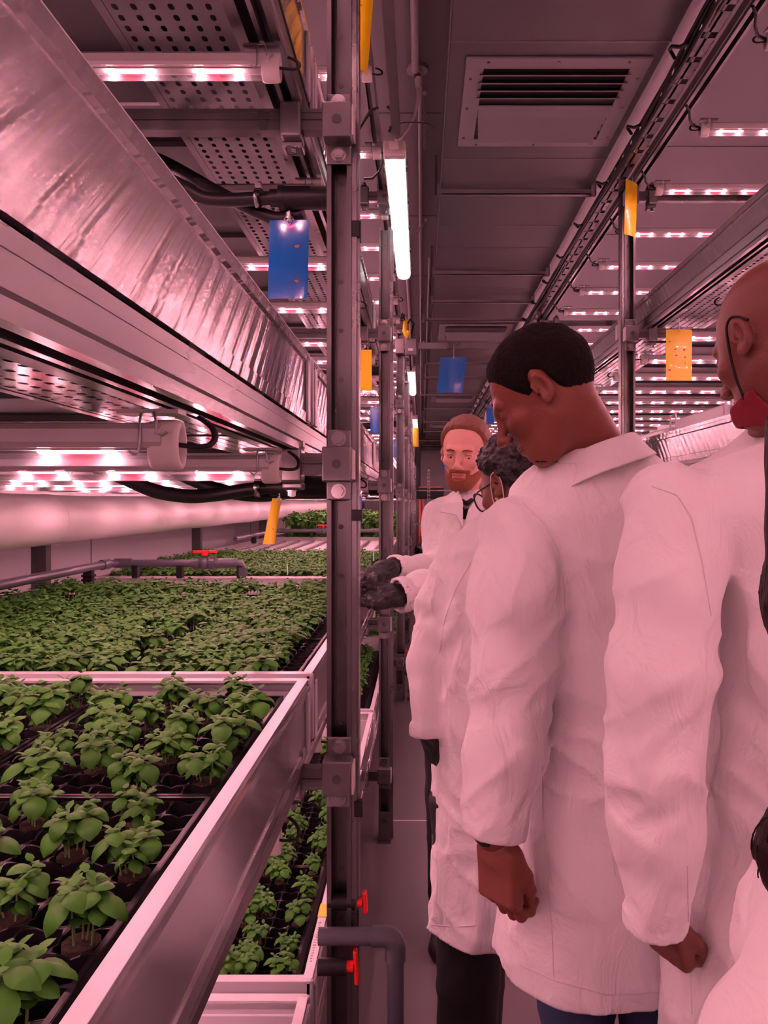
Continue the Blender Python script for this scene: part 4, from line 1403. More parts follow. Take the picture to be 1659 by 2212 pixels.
def vnoise(P):
    """smooth lattice noise in 0..1 on points (N,3)"""
    Fl = np.floor(P); f = (P - Fl).astype(np.float32); I = Fl.astype(np.int64) & 31
    f = f * f * (3 - 2 * f)
    J = (I + 1) & 31
    x0, y0, z0 = I.T; x1, y1, z1 = J.T; fx, fy, fz = f.T
    T = _tab
    a = T[x0, y0, z0] * (1 - fx) + T[x1, y0, z0] * fx
    b = T[x0, y1, z0] * (1 - fx) + T[x1, y1, z0] * fx
    c = T[x0, y0, z1] * (1 - fx) + T[x1, y0, z1] * fx
    d = T[x0, y1, z1] * (1 - fx) + T[x1, y1, z1] * fx
    return (a * (1 - fy) + b * fy) * (1 - fz) + (c * (1 - fy) + d * fy) * fz


def smin(a, b, k):
    h = np.maximum(k - np.abs(a - b), 0) / k
    return np.minimum(a, b) - h * h * k * .25


def smax(a, b, k):
    return -smin(-a, -b, k)


def ell(P, c, r):
    q = P - np.array(c); r = np.array(r, float)
    k0 = np.sqrt(((q / r) ** 2).sum(1)); k1 = np.sqrt(((q / (r * r)) ** 2).sum(1)) + 1e-9
    return k0 * (k0 - 1) / k1


def cone(P, a, b, ra, rb):
    a = np.array(a, float); b = np.array(b, float)
    ab = b - a; t = np.clip(((P - a) @ ab) / (ab @ ab), 0, 1)
    q = P - (a + t[:, None] * ab)
    return np.sqrt((q * q).sum(1)) - (ra + (rb - ra) * t)


def surf(fn, lo, hi, h):
    """surface nets on the grid lo..hi; returns verts, quads"""
    lo = np.array(lo, float); hi = np.array(hi, float)
    n = np.ceil((hi - lo) / h).astype(int) + 1
    ax = [lo[i] + h * np.arange(n[i]) for i in range(3)]
    G = np.stack(np.meshgrid(*ax, indexing='ij'), -1).reshape(-1, 3)
    D = fn(G).reshape(n).astype(np.float64)
    ins = D < 0
    c = np.zeros(n - 1, int)
    for i in (0, 1):
        for j in (0, 1):
            for k in (0, 1):
                c += ins[i:n[0] - 1 + i, j:n[1] - 1 + j, k:n[2] - 1 + k]
    act = (c > 0) & (c < 8)
    idx = -np.ones(n - 1, int); A = np.argwhere(act); idx[act] = np.arange(len(A))
    S = np.zeros((len(A), 3)); Cn = np.zeros(len(A))
    for e in range(3):
        for u in (0, 1):
            for v in (0, 1):
                o0 = np.zeros(3, int); o1 = np.zeros(3, int)
                oth = [q for q in range(3) if q != e]
                o0[oth[0]] = u; o0[oth[1]] = v; o1[:] = o0; o1[e] = 1
                p0 = A + o0; p1 = A + o1
                d0 = D[p0[:, 0], p0[:, 1], p0[:, 2]]; d1 = D[p1[:, 0], p1[:, 1], p1[:, 2]]
                cr = (d0 < 0) != (d1 < 0)
                t = np.where(cr, d0 / (d0 - d1 + 1e-12 * (d0 == d1)), 0)
                pt = p0 + 0.0; pt[:, e] += t
                S[cr] += pt[cr]; Cn[cr] += 1
    V = lo + h * S / Cn[:, None]
    Q = []
    for e in range(3):
        oth = [q for q in range(3) if q != e]
        sl0 = [slice(None)] * 3; sl1 = [slice(None)] * 3
        sl0[e] = slice(0, n[e] - 1); sl1[e] = slice(1, n[e])
        a0 = ins[tuple(sl0)]; a1 = ins[tuple(sl1)]
        E = np.argwhere(a0 != a1)
        ok = np.ones(len(E), bool)
        for q in oth:
            ok &= (E[:, q] > 0) & (E[:, q] < n[q] - 1)
        E = E[ok]
        flip = a0[E[:, 0], E[:, 1], E[:, 2]]
        def cell(du, dv):
            B = E.copy(); B[:, oth[0]] -= du; B[:, oth[1]] -= dv
            return idx[B[:, 0], B[:, 1], B[:, 2]]
        q4 = np.stack([cell(1, 1), cell(0, 1), cell(0, 0), cell(1, 0)], 1)
        if e == 1: flip = ~flip
        q4[~flip] = q4[~flip][:, ::-1]
        Q.append(q4)
    return V, np.concatenate(Q)


def sdf_obj(name, parts, material, parent, label=None, smooth_it=0):
    """parts: list of (fn, lo, hi, h); all become ONE mesh"""
    Vs, Qs = [], []; o = 0
    for fn, lo, hi, h in parts:
        V, Q = surf(fn, lo, hi, h)
        Vs.append(V); Qs.append(Q + o); o += len(V)
    V = np.concatenate(Vs); Q = np.concatenate(Qs)
    off = np.array(wloc(parent)) if parent is not None else 0
    me = bpy.data.meshes.new(name)
    me.vertices.add(len(V)); me.vertices.foreach_set('co', (V - off).astype(np.float32).ravel())
    me.loops.add(Q.size); me.loops.foreach_set('vertex_index', Q.astype(np.int32).ravel())
    me.polygons.add(len(Q)); me.polygons.foreach_set('loop_start', np.arange(0, Q.size, 4, dtype=np.int32))
    me.polygons.foreach_set('loop_total', np.full(len(Q), 4, np.int32))
    me.polygons.foreach_set('use_smooth', np.ones(len(Q), bool))
    me.update(calc_edges=True); me.validate()
    me.materials.append(material)
    ob = bpy.data.objects.new(name, me); COL.objects.link(ob)
    if parent is not None: ob.parent = parent
    if label: ob['label'] = label
    if smooth_it:
        s = ob.modifiers.new('smooth', 'SMOOTH'); s.iterations = smooth_it; s.factor = .5
    return ob


# ------------------------------------------------------------------ the head
def basis(az, pitch, roll=0):
    """columns: local x (towards the left ear's opposite side), y (face), z (crown) in world axes.
    az: heading of the face, degrees anticlockwise from +X seen from above; pitch: degrees looking down"""
    a = math.radians(az); p = math.radians(pitch); r = math.radians(roll)
    f = Vector((math.cos(a) * math.cos(p), math.sin(a) * math.cos(p), -math.sin(p)))
    u = Vector((math.cos(a) * math.sin(p), math.sin(a) * math.sin(p), math.cos(p)))
    x = f.cross(u)
    q = Matrix.Rotation(r, 3, f)
    x = q @ x; u = q @ u
    return np.array([list(x), list(f), list(u)])


def head_local(L, ears=True, female=False):
    ab = L.copy(); ab[:, 0] = np.abs(ab[:, 0])
    d = ell(L, (0, -.018, .028), (.076, .097, .088))
    d = smin(d, ell(L, (0, .020, -.028), (.058, .067, .080)), .03)
    d = smin(d, ell(L, (0, .054, -.086), (.034, .032, .026)), .035)
    d = smin(d, cone(ab, (.048, -.004, -.055), (.018, .062, -.098), .017, .014), .03)
    d = smin(d, ell(ab, (.040, .058, -.022), (.020, .018, .015)), .02)
    d = smin(d, cone(ab, (.0, .0835, .021), (.036, .073, .023), .009, .008), .016)
    d = smin(d, cone(L, (0, .084, .012), (0, .109, -.027), .0065, .0095), .014)
    d = smin(d, ell(L, (0, .110, -.030), (.011, .011, .009)), .008)
    d = smin(d, ell(ab, (.012, .100, -.034), (.0075, .010, .007)), .006)
    d = smax(d, -ell(ab, (.005, .106, -.041), (.003, .005, .003)), .004)
    d = smax(d, -ell(ab, (.031, .098, .003), (.017, .016, .011)), .014)
    d = smin(d, ell(ab, (.031, .0705, .003), (.0135, .0135, .0105)), .004)
    d = smax(d, -ell(ab, (.031, .085, -.001), (.0125, .006, .0020)), .002)
    # mouth
    arc = L.copy(); arc[:, 1] += 9 * arc[:, 0] ** 2
    d = smin(d, ell(arc, (0, .089, -.060), (.024, .0085, .0052)), .006)
    d = smin(d, ell(arc, (0, .0875, -.0705), (.020, .0085, .0062)), .006)
    d = smax(d, -ell(arc, (0, .096, -.0650), (.025, .010, .0016)), .004)
    if ears:
        E = ab.copy(); E[:, 2] += (E[:, 1] + .01) * -.25
        e = ell(E, (.0790, -.013, -.001), (.0080, .0158, .0285))
        e = smax(e, -ell(E, (.090, -.008, -.001), (.0125, .0115, .0225)), .004)
        e = smin(e, ell(E, (.080, -.004, -.028), (.006, .008, .009)), .006)
        e = smin(e, cone(E, (.083, .003, -.010), (.080, .004, .004), .0035, .0035), .004)
        d = smin(d, e, .006)
    return d


class Head:
    def __init__(s, c, az, pitch, roll=0, size=1.0):
        s.c = np.array(c, float); s.B = basis(az, pitch, roll); s.k = size

    def loc(s, P):
        return ((P - s.c) @ s.B.T) / s.k

    def world(s, l):
        return s.c + (np.array(l, float) * s.k) @ s.B

    def __call__(s, P, ears=True):
        return head_local(s.loc(P), ears) * s.k

    def box(s, r=.15):
        return s.c - r, s.c + r


def hair_cap(H, line, T, fade=.03, noise=None, extra=None):
    """hair shell: grows above the hairline z > line(y); T thickness"""
    ly = [a for a, b in line]; lz = [b for a, b in line]
    def fn(P):
        L = H.loc(P)
        d = head_local(L, False)
        hl = np.interp(L[:, 1], ly, lz)
        t = np.clip((L[:, 2] - hl) / fade, 0, 1); t = t * t * (3 - 2 * t)
        th = -.004 + (.004 + T) * t
        if noise:
            m = np.abs(d) < .06
            nn = np.zeros(len(L)); nn[m] = noise(L[m]); th = th + nn * t
        d = (d - th) * H.k
        if extra is not None: d = smin(d, extra(P, L), .02)
        return d
    return fn


# ------------------------------------------------------------------ hands
def hand_fn(wrist, fdir, back, thumb_sign=1, curl=(20, 25, 15), size=1.0, spread=.0, thumb_close=.5, arm=.07, wr=.026):
    """five separate fingers; fdir: fingers, back: normal of the back of the hand"""
    y = Vector(fdir).normalized(); z = Vector(back); z = (z - y * z.dot(y)).normalized(); x = y.cross(z) * thumb_sign
    B = np.array([list(x), list(y), list(z)]); c = np.array(wrist, float)
    chains = []
    for i, (bx, ln, r) in enumerate([(.030, .074, .0092), (.0105, .082, .0094), (-.010, .077, .0090), (-.029, .060, .0080)]):
        p = np.array([bx, .094 - abs(bx) * .12 - (.006 if i == 3 else 0), 0.0]); a = 0; seg = [p]
        kk = 1 + (.06 * i)
        for q, (fr, ang) in enumerate(zip((.45, .31, .24), curl)):
            a += math.radians(ang * kk)
            dirv = np.array([bx * spread * 12, math.cos(a), -math.sin(a)]); dirv /= np.linalg.norm(dirv)
            p = p + dirv * ln * fr; seg.append(p)
        chains.append((seg, r))
    def fn(P):
        L = ((P - c) @ B.T) / size
        Q = L.copy(); Q[:, 2] *= 1.25
        d = cone(Q, (0, -arm, 0), (0, .012, 0), wr + .003, wr)
        pal = np.abs(L - np.array([0, .052, 0])) - np.array([.0335, .038, .0065])
        pd = np.sqrt((np.maximum(pal, 0) ** 2).sum(1)) + np.minimum(pal.max(1), 0) - .0085
        d = smin(d, pd, .03)
        d = smin(d, ell(L, (.022, .030, -.010), (.018, .028, .014)), .012)
        d = smin(d, ell(L, (-.025, .035, -.009), (.013, .030, .012)), .012)
        fingers = None
        for seg, r in chains:
            f = cone(L, (seg[0] * [1, 0, 1] + [0, .078, 0]), seg[0], r * 1.05, r * 1.08)
            for q in range(3):
                f = smin(f, cone(L, seg[q], seg[q + 1], r * (1.04 - .09 * q), r * (.97 - .10 * q)), .004)
                f = smin(f, ell(L, seg[q] + [0, 0, .001], (r * 1.08, r * 1.1, r * 1.05)), .003)
            fingers = f if fingers is None else np.minimum(fingers, f)
        d = smin(d, fingers, .008)
        tc = thumb_close
        t0 = np.array([.024, .018, -.006]); t1 = np.array([.046 - .010 * tc, .048, -.012 - .014 * tc]); t2 = np.array([.056 - .026 * tc, .076, -.018 - .020 * tc]); t3 = np.array([.058 - .036 * tc, .098, -.020 - .022 * tc])
        th = cone(L, t0, t1, .0145, .0120); th = smin(th, cone(L, t1, t2, .0115, .0100), .004); th = smin(th, cone(L, t2, t3, .0100, .0080), .004)
        d = smin(d, th, .010)
        return d * size
    return fn


# ------------------------------------------------------------------ clothes
def rings_fn(rings):
    """rings: (z, cx, cy, a, b) from top to bottom; superelliptic loft"""
    R = np.array(sorted(rings), float)
    def fn(P, grow=0, yaw=0):
        z = P[:, 2]
        cx, cy, a, b = [np.interp(z, R[:, 0], R[:, k]) for k in (1, 2, 3, 4)]
        a = a + grow; b = b + grow
        u = np.abs(P[:, 0] - cx) / a; v = np.abs(P[:, 1] - cy) / b
        n = 2.35
        q = (u ** n + v ** n) ** (1 / n)
        d = (q - 1) * np.minimum(a, b) * .9
        d = np.maximum(d, z - R[-1, 0]); d = np.maximum(d, R[0, 0] - z)
        return d
    return fn


def arm_fn(pts, rad):
    pts = [np.array(p, float) for p in pts]
    def fn(P, grow=0):
        d = None
        for i in range(len(pts) - 1):
            c = cone(P, pts[i], pts[i + 1], rad[i] + grow, rad[i + 1] + grow)
            d = c if d is None else smin(d, c, .02)
        return d
    return fn


def folds(P, seed, kind='torso'):
    """cloth folds as a displacement in metres"""
    s = seed * 7.31
    w = np.stack([vnoise(P * 5 + s), vnoise(P * 5 + s + 9), vnoise(P * 5 + s + 17)], 1) - .5
    low = vnoise(P * 6.5 + s + 2) - .5
    if kind == 'torso':
        Q = P * [8, 8, 1.7] + w * 2.2 + s
        r1 = 1 - np.abs(2 * vnoise(Q) - 1)
        Q2 = (P @ np.array([[1, 0, .9], [0, 1, .3], [-.6, 0, 1]])) * [5, 5, 15] + w * 3 + s + 3
        r2 = 1 - np.abs(2 * vnoise(Q2) - 1)
        return .015 * (r1 ** 1.6 - .5) + .0075 * (r2 ** 3 - .2) + .008 * low
    Q = (P @ np.array([[1, 0, .9], [0, 1, .4], [-.5, 0, 1]])) * [5, 5, 10] + w * 2.6 + s
    r1 = 1 - np.abs(2 * vnoise(Q) - 1)
    Q2 = (P @ np.array([[1, 0, -1.0], [0, 1, .3], [.6, 0, 1]])) * [5, 5, 15] + w * 3.0 + s + 5
    r2 = 1 - np.abs(2 * vnoise(Q2) - 1)
    return .0095 * (r1 ** 2 - .35) + .0062 * (r2 ** 3 - .2) + .008 * low


def coat_parts(rings, hem, arms, seed, h=.0075, cuffs=None, k_arm=.03, tilt=None, neck_hole=None):
    tf = rings_fn(rings); af = [arm_fn(*a) for a in arms]
    ctr = []
    def fn(P):
        base = tf(P); d = base; fo = None
        dt = base
        da = None
        for a in af:
            x = a(P); da = x if da is None else np.minimum(da, x)
        if da is not None: d = smin(dt, da, k_arm)
        m = np.abs(d) < .035
        Pm = P[m]
        dm = d[m]
        ft = folds(Pm, seed, 'torso')
        if da is not None:
            fa = folds(Pm, seed + 1, 'arm')
            ww = np.clip((dt[m] - da[m]) / .03 * .5 + .5, 0, 1)
            ft = ft * (1 - ww) + fa * ww
        d[m] = dm - ft
        if neck_hole is not None:
            d = smax(d, -cone(P, *neck_hole), .01)
        hz = hem if tilt is None else hem + tilt[0] * (P[:, 0] - tilt[2]) + tilt[1] * (P[:, 1] - tilt[3])
        d = np.maximum(d, hz - P[:, 2] - 10 * 0)if True else d
        # the hem does not cut the sleeves
        if da is not None:
            lowarm = np.maximum(da - np.where(m, 0, 0), -1)
        inner = np.maximum(dt + .022, P[:, 2] - (hz + .09))
        d = np.maximum(d, -inner)
        if cuffs:
            for c0, dr, r in cuffs:
                c0 = np.array(c0, float); dr = np.array(Vector(dr).normalized())
                rel = P - c0; s = rel @ dr
                rad = np.sqrt(np.maximum((rel * rel).sum(1) - s * s, 0))
                near = rad < r * 2.2
                d = np.where(near & (s > -.02) & (s < .25) & (dt > .004), np.maximum(d, s), d)
                band = np.maximum(rad - (r + .006), np.abs(s + .016) - .016)
                d = np.where(dt > -.01, smin(d, np.where(near, band, 1), .004), d)
                d = np.maximum(d, -np.maximum(rad - (r - .005), np.abs(s) - .03))
        return d
    pts = [np.array([x + sx * (a + .03), y + sy * (b + .03), z]) for z, x, y, a, b in rings for sx in (-1, 1) for sy in (-1, 1)]
    for p, r in arms:
        for q, rr in zip(p, r):
            pts += [np.array(q) + rr + .03, np.array(q) - rr - .03]
    pts = np.array(pts)
    return (fn, pts.min(0), pts.max(0) + [0, 0, .02], h)


def collar(parent, c, up, fwd, r_in=.066, r_out=.108, h=.046, gap=50, mat_=None, sx=1.0, lapel=0, name='collar', stand=.03, thick=.004):
    """turned-down collar around the neck; gap degrees open at the front"""
    c = Vector(c); u = Vector(up).normalized(); f = Vector(fwd); f = (f - u * f.dot(u)).normalized(); x = f.cross(u)
    n = 56; prof = [(r_in * .97, -stand), (r_in * .98, -stand * .4), (r_in, -.004), (r_in + .004, .002), (r_in + .010, .001), (r_in + .018, -.007), ((r_in + r_out) / 2, -h * .5), (r_out, -h)]
    m = MB(); vs = []
    for i in range(n + 1):
        a = math.radians(90 + gap / 2 + (360 - gap) * i / n)
        e = abs(i / n - .5) * 2
        drop = -.035 * e ** 3
        for k, (r, z) in enumerate(prof):
            out = max(0, (k - 4) / 3)
            rr = r + .012 * e ** 4 * out
            w_ = .0025 * math.sin(i * .9) * out
            vs.append(c + x * (math.cos(a) * (rr + w_) * sx) + f * (math.sin(a) * (rr + w_)) + u * (z + drop * (1 + .5 * out)))
    p = len(prof)
    m.add(vs, [(i * p + k, i * p + k + 1, (i + 1) * p + k + 1, (i + 1) * p + k) for i in range(n) for k in range(p - 1)], True)
    return m.build(name, mat_, parent, solid=thick, subsurf=1)


def seam(parent, coat, pix, Yguess, name='seam', mat_=None, r=.0011, off=.0006):
    """stitched seam lying on the coat surface; follows a line seen in the photograph"""
    dg = bpy.context.evaluated_depsgraph_get()
    me = coat.data
    vs = [v.co + wloc(coat) for v in me.vertices]
    bvh = BVHTree.FromPolygons(vs, [tuple(p.vertices) for p in me.polygons])
    pts = []
    for i in range(len(pix) - 1):
        a, b = pix[i], pix[i + 1]; n = max(2, int(math.hypot(a[0] - b[0], a[1] - b[1]) / 9))
        for k in range(n):
            t = k / n; px = a[0] + (b[0] - a[0]) * t; py = a[1] + (b[1] - a[1]) * t
            o = Vector((0, 0, CZ)); dr = (W(px, py, 1) - o).normalized()
            hit, nr, idx_, dist = bvh.ray_cast(o, dr)
            if hit is not None: pts.append(hit + (-dr) * off)
    if len(pts) < 3: return None
    q = [pts[0]]
    for i in range(1, len(pts) - 1):
        q.append((pts[i - 1] + pts[i] * 2 + pts[i + 1]) / 4)
    q.append(pts[-1])
    m = MB(); m.tube(q, r, 6)
    return m.build(name, mat_, parent)
# ================================================================== materials for people
def cloth(name, col, fine=.35, fold=.8):
    m = bpy.data.materials.new(name); m.use_nodes = True
    nt = m.node_tree; n = nt.nodes; L = nt.links; b = n['Principled BSDF']
    b.inputs['Base Color'].default_value = (*col, 1); b.inputs['Roughness'].default_value = .85
    b.inputs['Sheen Weight'].default_value = .15; b.inputs['Specular IOR Level'].default_value = .2
    tc = n.new('ShaderNodeTexCoord')
    t = n.new('ShaderNodeTexNoise'); t.inputs['Scale'].default_value = 13; t.inputs['Detail'].default_value = 4; t.inputs['Distortion'].default_value = 1.2
    mp = n.new('ShaderNodeMapping'); mp.inputs['Scale'].default_value = (1, 1, .55); L.new(tc.outputs['Object'], mp.inputs[0]); L.new(mp.outputs[0], t.inputs['Vector'])
    w = n.new('ShaderNodeTexNoise'); w.inputs['Scale'].default_value = 900; L.new(tc.outputs['Object'], w.inputs['Vector'])
    b1 = n.new('ShaderNodeBump'); b1.inputs['Strength'].default_value = fold; b1.inputs['Distance'].default_value = .018; L.new(t.outputs[0], b1.inputs['Height'])
    b2 = n.new('ShaderNodeBump'); b2.inputs['Strength'].default_value = fine; b2.inputs['Distance'].default_value = .0006
    L.new(w.outputs[0], b2.inputs['Height']); L.new(b1.outputs[0], b2.inputs['Normal']); L.new(b2.outputs[0], b.inputs['Normal'])
    return m


def hairmat(name, col, scale=(300, 60, 40), rough=.45):
    m = mat(name, col, rough, 0, bump=.6, bscale=1, bstretch=scale, var=.5, vscale=1, vstretch=scale)
    return m


M['coat'] = cloth('white_cotton', (.80, .78, .77))
M['coat_seam'] = cloth('white_cotton_seam', (.70, .68, .67), .3, 0)
M['jeans'] = mat('denim', (.035, .06, .13), .8, 0, bump=.3, bscale=400, var=.25, vscale=200)
M['trousers'] = mat('black_trousers', (.006, .006, .007), .75, 0)
M['shoe'] = mat('shoe_leather', (.02, .02, .02), .5, 0)
M['glove'] = mat('black_glove', (.012, .010, .012), .33, 0, bump=.7, bscale=55)
def skinmat(name, c, rough=.45):
    return mat(name, c, rough, 0, spec=.32, sss=.12, bump=.12, bscale=220, var=.10, vscale=30)
M['skin1'] = skinmat('skin_fair', (.78, .40, .32))
M['skin2'] = skinmat('skin_brown_warm', (.23, .09, .06))
M['skin3'] = skinmat('skin_brown_deep', (.215, .068, .042))
M['skin4'] = skinmat('skin_brown', (.19, .068, .048))
M['lips'] = mat('lips', (.50, .13, .12), .4, 0)
M['hair1'] = hairmat('brown_hair', (.25, .095, .055), (260, 260, 30))
M['beard1'] = mat('ginger_beard', (.42, .14, .065), .7, 0, bump=1, bscale=350, var=.5, vscale=300)
M['hair3'] = mat('short_black_hair', (.008, .0045, .0045), .8, 0, spec=.2, bump=1.0, bscale=420, var=.4, vscale=200)
M['hair2'] = hairmat('curly_black_hair', (.010, .007, .008), (120, 120, 90), .4)
M['hair5'] = hairmat('long_dark_hair', (.014, .005, .004), (300, 300, 14), .5)
M['hair5'].node_tree.nodes['Principled BSDF'].inputs['Specular IOR Level'].default_value = .2
M['eye'] = mat('eye_white', (.75, .70, .68), .15, 0)
M['iris'] = mat('iris', (.03, .02, .015), .1, 0)
M['brow1'] = mat('eyebrow', (.22, .08, .04), .8, 0)
M['mask_blue'] = mat('mask_blue', (.30, .52, .70), .7, 0, bump=.2, bscale=80)
M['mask_red'] = mat('mask_dark_red', (.20, .008, .02), .75, 0, bump=.2, bscale=80)
M['cord'] = mat('white_elastic', (.8, .78, .76), .6, 0)
M['tee'] = mat('tee_white', (.6, .6, .6), .8, 0)
M['frame'] = mat('glasses_frame', (.012, .010, .010), .25, 0)
M['gold'] = mat('earring', (.8, .6, .35), .2, 1)
M['lensg'] = mat('glasses_lens', (.8, .8, .85), .05, 0, alpha=.25)


def person(name, label, loc, headobj, neck, skin, extra_parts):
    """the body: head, neck, hidden trunk and hands in ONE mesh; clothes and hair are its children"""
    nk = [np.array(p, float) for p in neck[:2]]
    r0, r1 = neck[2:]
    def head_fn(P):
        d = headobj(P)
        d = smin(d, cone(P, nk[0], nk[1], r0, r1), .022)
        return d
    lo, hi = headobj.box(.155)
    lo = np.minimum(lo, nk[1] - .09); hi = np.maximum(hi, nk[1] + .09)
    root = thing('person', label, 'person', loc, 'people in white lab coats')
    b = sdf_obj('body', [(head_fn, lo, hi, headobj.h)] + extra_parts, skin, root)
    return root, b


def trunk_part(rings, legs, arms, grow=-.035):
    rings = [r for r in rings if r[0] > .80] + [(.78,) + tuple(min([r for r in rings if r[0] > .80])[1:3]) + (.11, .10)]
    legs = [(p, [r * .7 for r in rr]) for p, rr in legs]
    tf = rings_fn(rings)
    fs = [arm_fn(*l) for l in legs + arms]
    def fn(P):
        d = tf(P, grow)
        for f in fs: d = smin(d, f(P, -.012), .03)
        return d
    pts = [np.array([x + sx * (a + .02), y + sy * (b + .02), z]) for z, x, y, a, b in rings for sx in (-1, 1) for sy in (-1, 1)]
    for p, r in legs + arms:
        for q, rr in zip(p, r): pts += [np.array(q) + rr, np.array(q) - rr]
    pts = np.array(pts)
    return (fn, pts.min(0), pts.max(0), .018)


def px_rings(rows, Yc, b, f=1.0):
    """rows: (py, left px, right px[, b, Yc]) -> rings"""
    out = []
    for r in rows:
        py, l, rr = r[:3]; bb = r[3] if len(r) > 3 else b; Y = r[4] if len(r) > 4 else Yc
        a = (rr - l) / 2 * Y / F
        out.append((CZ - (py - VY) * Y / F, ((l + rr) / 2 - VX) * Y / F, Y, a * f, bb))
    return out


def legs_parts(parent, cx, cy, z_top, dx, dy, rw, material, shoe_dir, px_name='trousers', zcut=.10):
    """two trouser legs in one garment, plus two shoes"""
    L = []
    for s in (-1, 1):
        x = cx + s * dx; y = cy + s * dy
        L.append(([(x, y, z_top), (x, y, .50), (x + shoe_dir[0] * .01, y + shoe_dir[1] * .01, zcut)], [rw * 1.15, rw * .92, rw * .78]))
    fs = [arm_fn(*l) for l in L]
    def fn(P):
        d = np.minimum(fs[0](P), fs[1](P))
        m = np.abs(d) < .03
        d[m] -= folds(P[m], 3, 'arm') * .5
        d = np.maximum(d, zcut - .02 - P[:, 2])
        return np.maximum(d, P[:, 2] - z_top)
    pts = np.array([np.array(q) + sg * (rr + .02) for p, r in L for q, rr in zip(p, r) for sg in (-1, 1)])
    sdf_obj(px_name, [(fn, pts.min(0), pts.max(0), .010)], material, parent)
    sd = Vector((shoe_dir[0], shoe_dir[1], 0)).normalized()
    for s in (-1, 1):
        c = np.array([cx + s * dx, cy + s * dy, 0])
        f = np.array([sd.x, sd.y, 0])
        def sh(P):
            d = cone(P, c - f * .05 + [0, 0, .045], c + f * .14 + [0, 0, .035], .042, .036)
            d = smin(d, cone(P, c + [0, 0, .05], c + [0, 0, .11], .045, .045), .03)
            return np.maximum(d, .002 - P[:, 2])
        lo = np.minimum(c - f * .12, c + f * .2) - .06; hi = np.maximum(c - f * .12, c + f * .2) + .06; lo[2] = -.01; hi[2] = .17
        sdf_obj('shoe', [(sh, lo, hi, .008)], M['shoe'], parent)


def pt_cone(v):
    return np.array(v, float)


# ================================================================== third from the camera: tall man, middle
def man_middle():
    H = Head(W(1168, 852, 1.44), 180 - 15, 36, 0, 1.0); H.h = .0035
    nb = W(1285, 985, 1.50)
    neck = (H.world((0, -.030, -.035)), np.array(nb), .056, .064)
    rows = [(948, 1238, 1348, .055, 1.50), (966, 1212, 1376, .075, 1.50), (990, 1180, 1412, .10, 1.51), (1020, 1140, 1450, .122, 1.52), (1058, 1112, 1482, .138, 1.52), (1110, 1102, 1498, .148, 1.52),
            (1200, 1120, 1490, .152, 1.52), (1400, 1135, 1475, .148, 1.52), (1600, 1125, 1472, .15, 1.52), (1800, 1108, 1474, .165, 1.53), (1950, 1085, 1476, .18, 1.535), (2120, 1062, 1482, .195, 1.54)]
    rg = px_rings(rows, 1.52, .15)
    AY = 1.385
    arm = ([W(1122, 1166, 1.44), W(1113, 1290, 1.40), W(1112, 1445, AY), W(1092, 1600, AY - .01), W(1066, 1790, AY - .02)], [.074, .080, .072, .068, .053])
    armR = ([W(1460, 1118, 1.60), W(1490, 1400, 1.66), W(1450, 1650, 1.64)], [.075, .068, .055])
    wr = W(1078, 1828, AY - .02)
    hand = hand_fn(W(1078, 1822, AY - .02), (.03, .02, -1), (-.75, -.66, 0), -1, (32, 58, 42), 1.05, 0, .6, .08, .026)
    hp = (hand, np.array(wr) - [.09, .09, .21], np.array(wr) + [.11, .09, .09], .0028)
    legs = [([(.31, 1.53, .85), (.31, 1.53, .12)], [.08, .05]), ([(.47, 1.55, .85), (.47, 1.55, .12)], [.08, .05])]
    root, body = person('person', 'tall man with short black hair and white lab coat, seen from behind, head bowed', (.31, 1.53, 0), H, neck, M['skin3'],
                        [hp, trunk_part(rg, legs, [arm, armR])])
    cuff_c = W(1062, 1800, AY - .02)
    cp = coat_parts(rg, .600, [arm, armR], 31, .0062, [(cuff_c, Vector(arm[0][4]) - Vector(arm[0][3]), .050)])
    coat = sdf_obj('lab_coat', [cp], M['coat'], root, smooth_it=1)
    up = (H.world((0, 0, 0)) - np.array(nb)); up = Vector((-.22, -.04, 1))
    collar(coat, W(1281, 955, 1.475), up, (-.96, .28, 0), .067, .110, .048, 60, M['coat'], 1.0)
    m = MB()
    m.tube([W(1035, 1806, AY - .03)] + [W(1035 + 12 * k, 1814 + 4 * math.sin(k), AY - .045) for k in range(1, 6)] + [W(1096, 1812, AY - .02)], .010, 8)
    m.build('black_cuff', M['trousers'], root)
    line = [(-.12, -.085), (-.075, -.080), (-.048, -.062), (-.036, -.035), (-.028, .006), (-.012, .020), (0.0, .012), (.006, -.012), (.018, -.014), (.030, .004), (.042, .026), (.056, .052), (.07, .066), (.10, .080)]
    hf = hair_cap(H, line, .0080, .034, lambda L: (vnoise(L * 260) - .5) * .0030 + (vnoise(L * 38) - .5) * .006)
    lo, hi = H.box(.13); sdf_obj('hair', [(hf, lo, hi, .0030)], M['hair3'], root)
    # beard along the jaw
    def bf(P):
        L = H.loc(P); d = head_local(L, False) - (.0022 + (vnoise(L * 500) - .5) * .0015)
        reg = ell(L, (0, .072, -.108), (.034, .028, .020)) + (vnoise(L * 150) - .5) * .008
        return np.maximum(d, reg)
    sdf_obj('beard', [(bf, lo, hi, .0035)], M['hair3'], root)
    legs_parts(root, .390, 1.54, .80, .082, .01, .076, M['jeans'], (-.6, .8), 'jeans')
    for pix in ([(1172, 1655), (1172, 1760), (1180, 1860), (1192, 2000), (1196, 2120)], [(1129, 1086), (1175, 1130), (1205, 1190), (1222, 1290)],
                [(1125, 2085), (1197, 2118), (1313, 2150), (1460, 2140)], [(1315, 1600), (1312, 1700), (1318, 1800), (1330, 1900)],
                [(1200, 1000), (1270, 1000), (1390, 990)]):
        seam(coat, coat, pix, 1.4, 'seam', M['coat_seam'])
    # brow
    return root


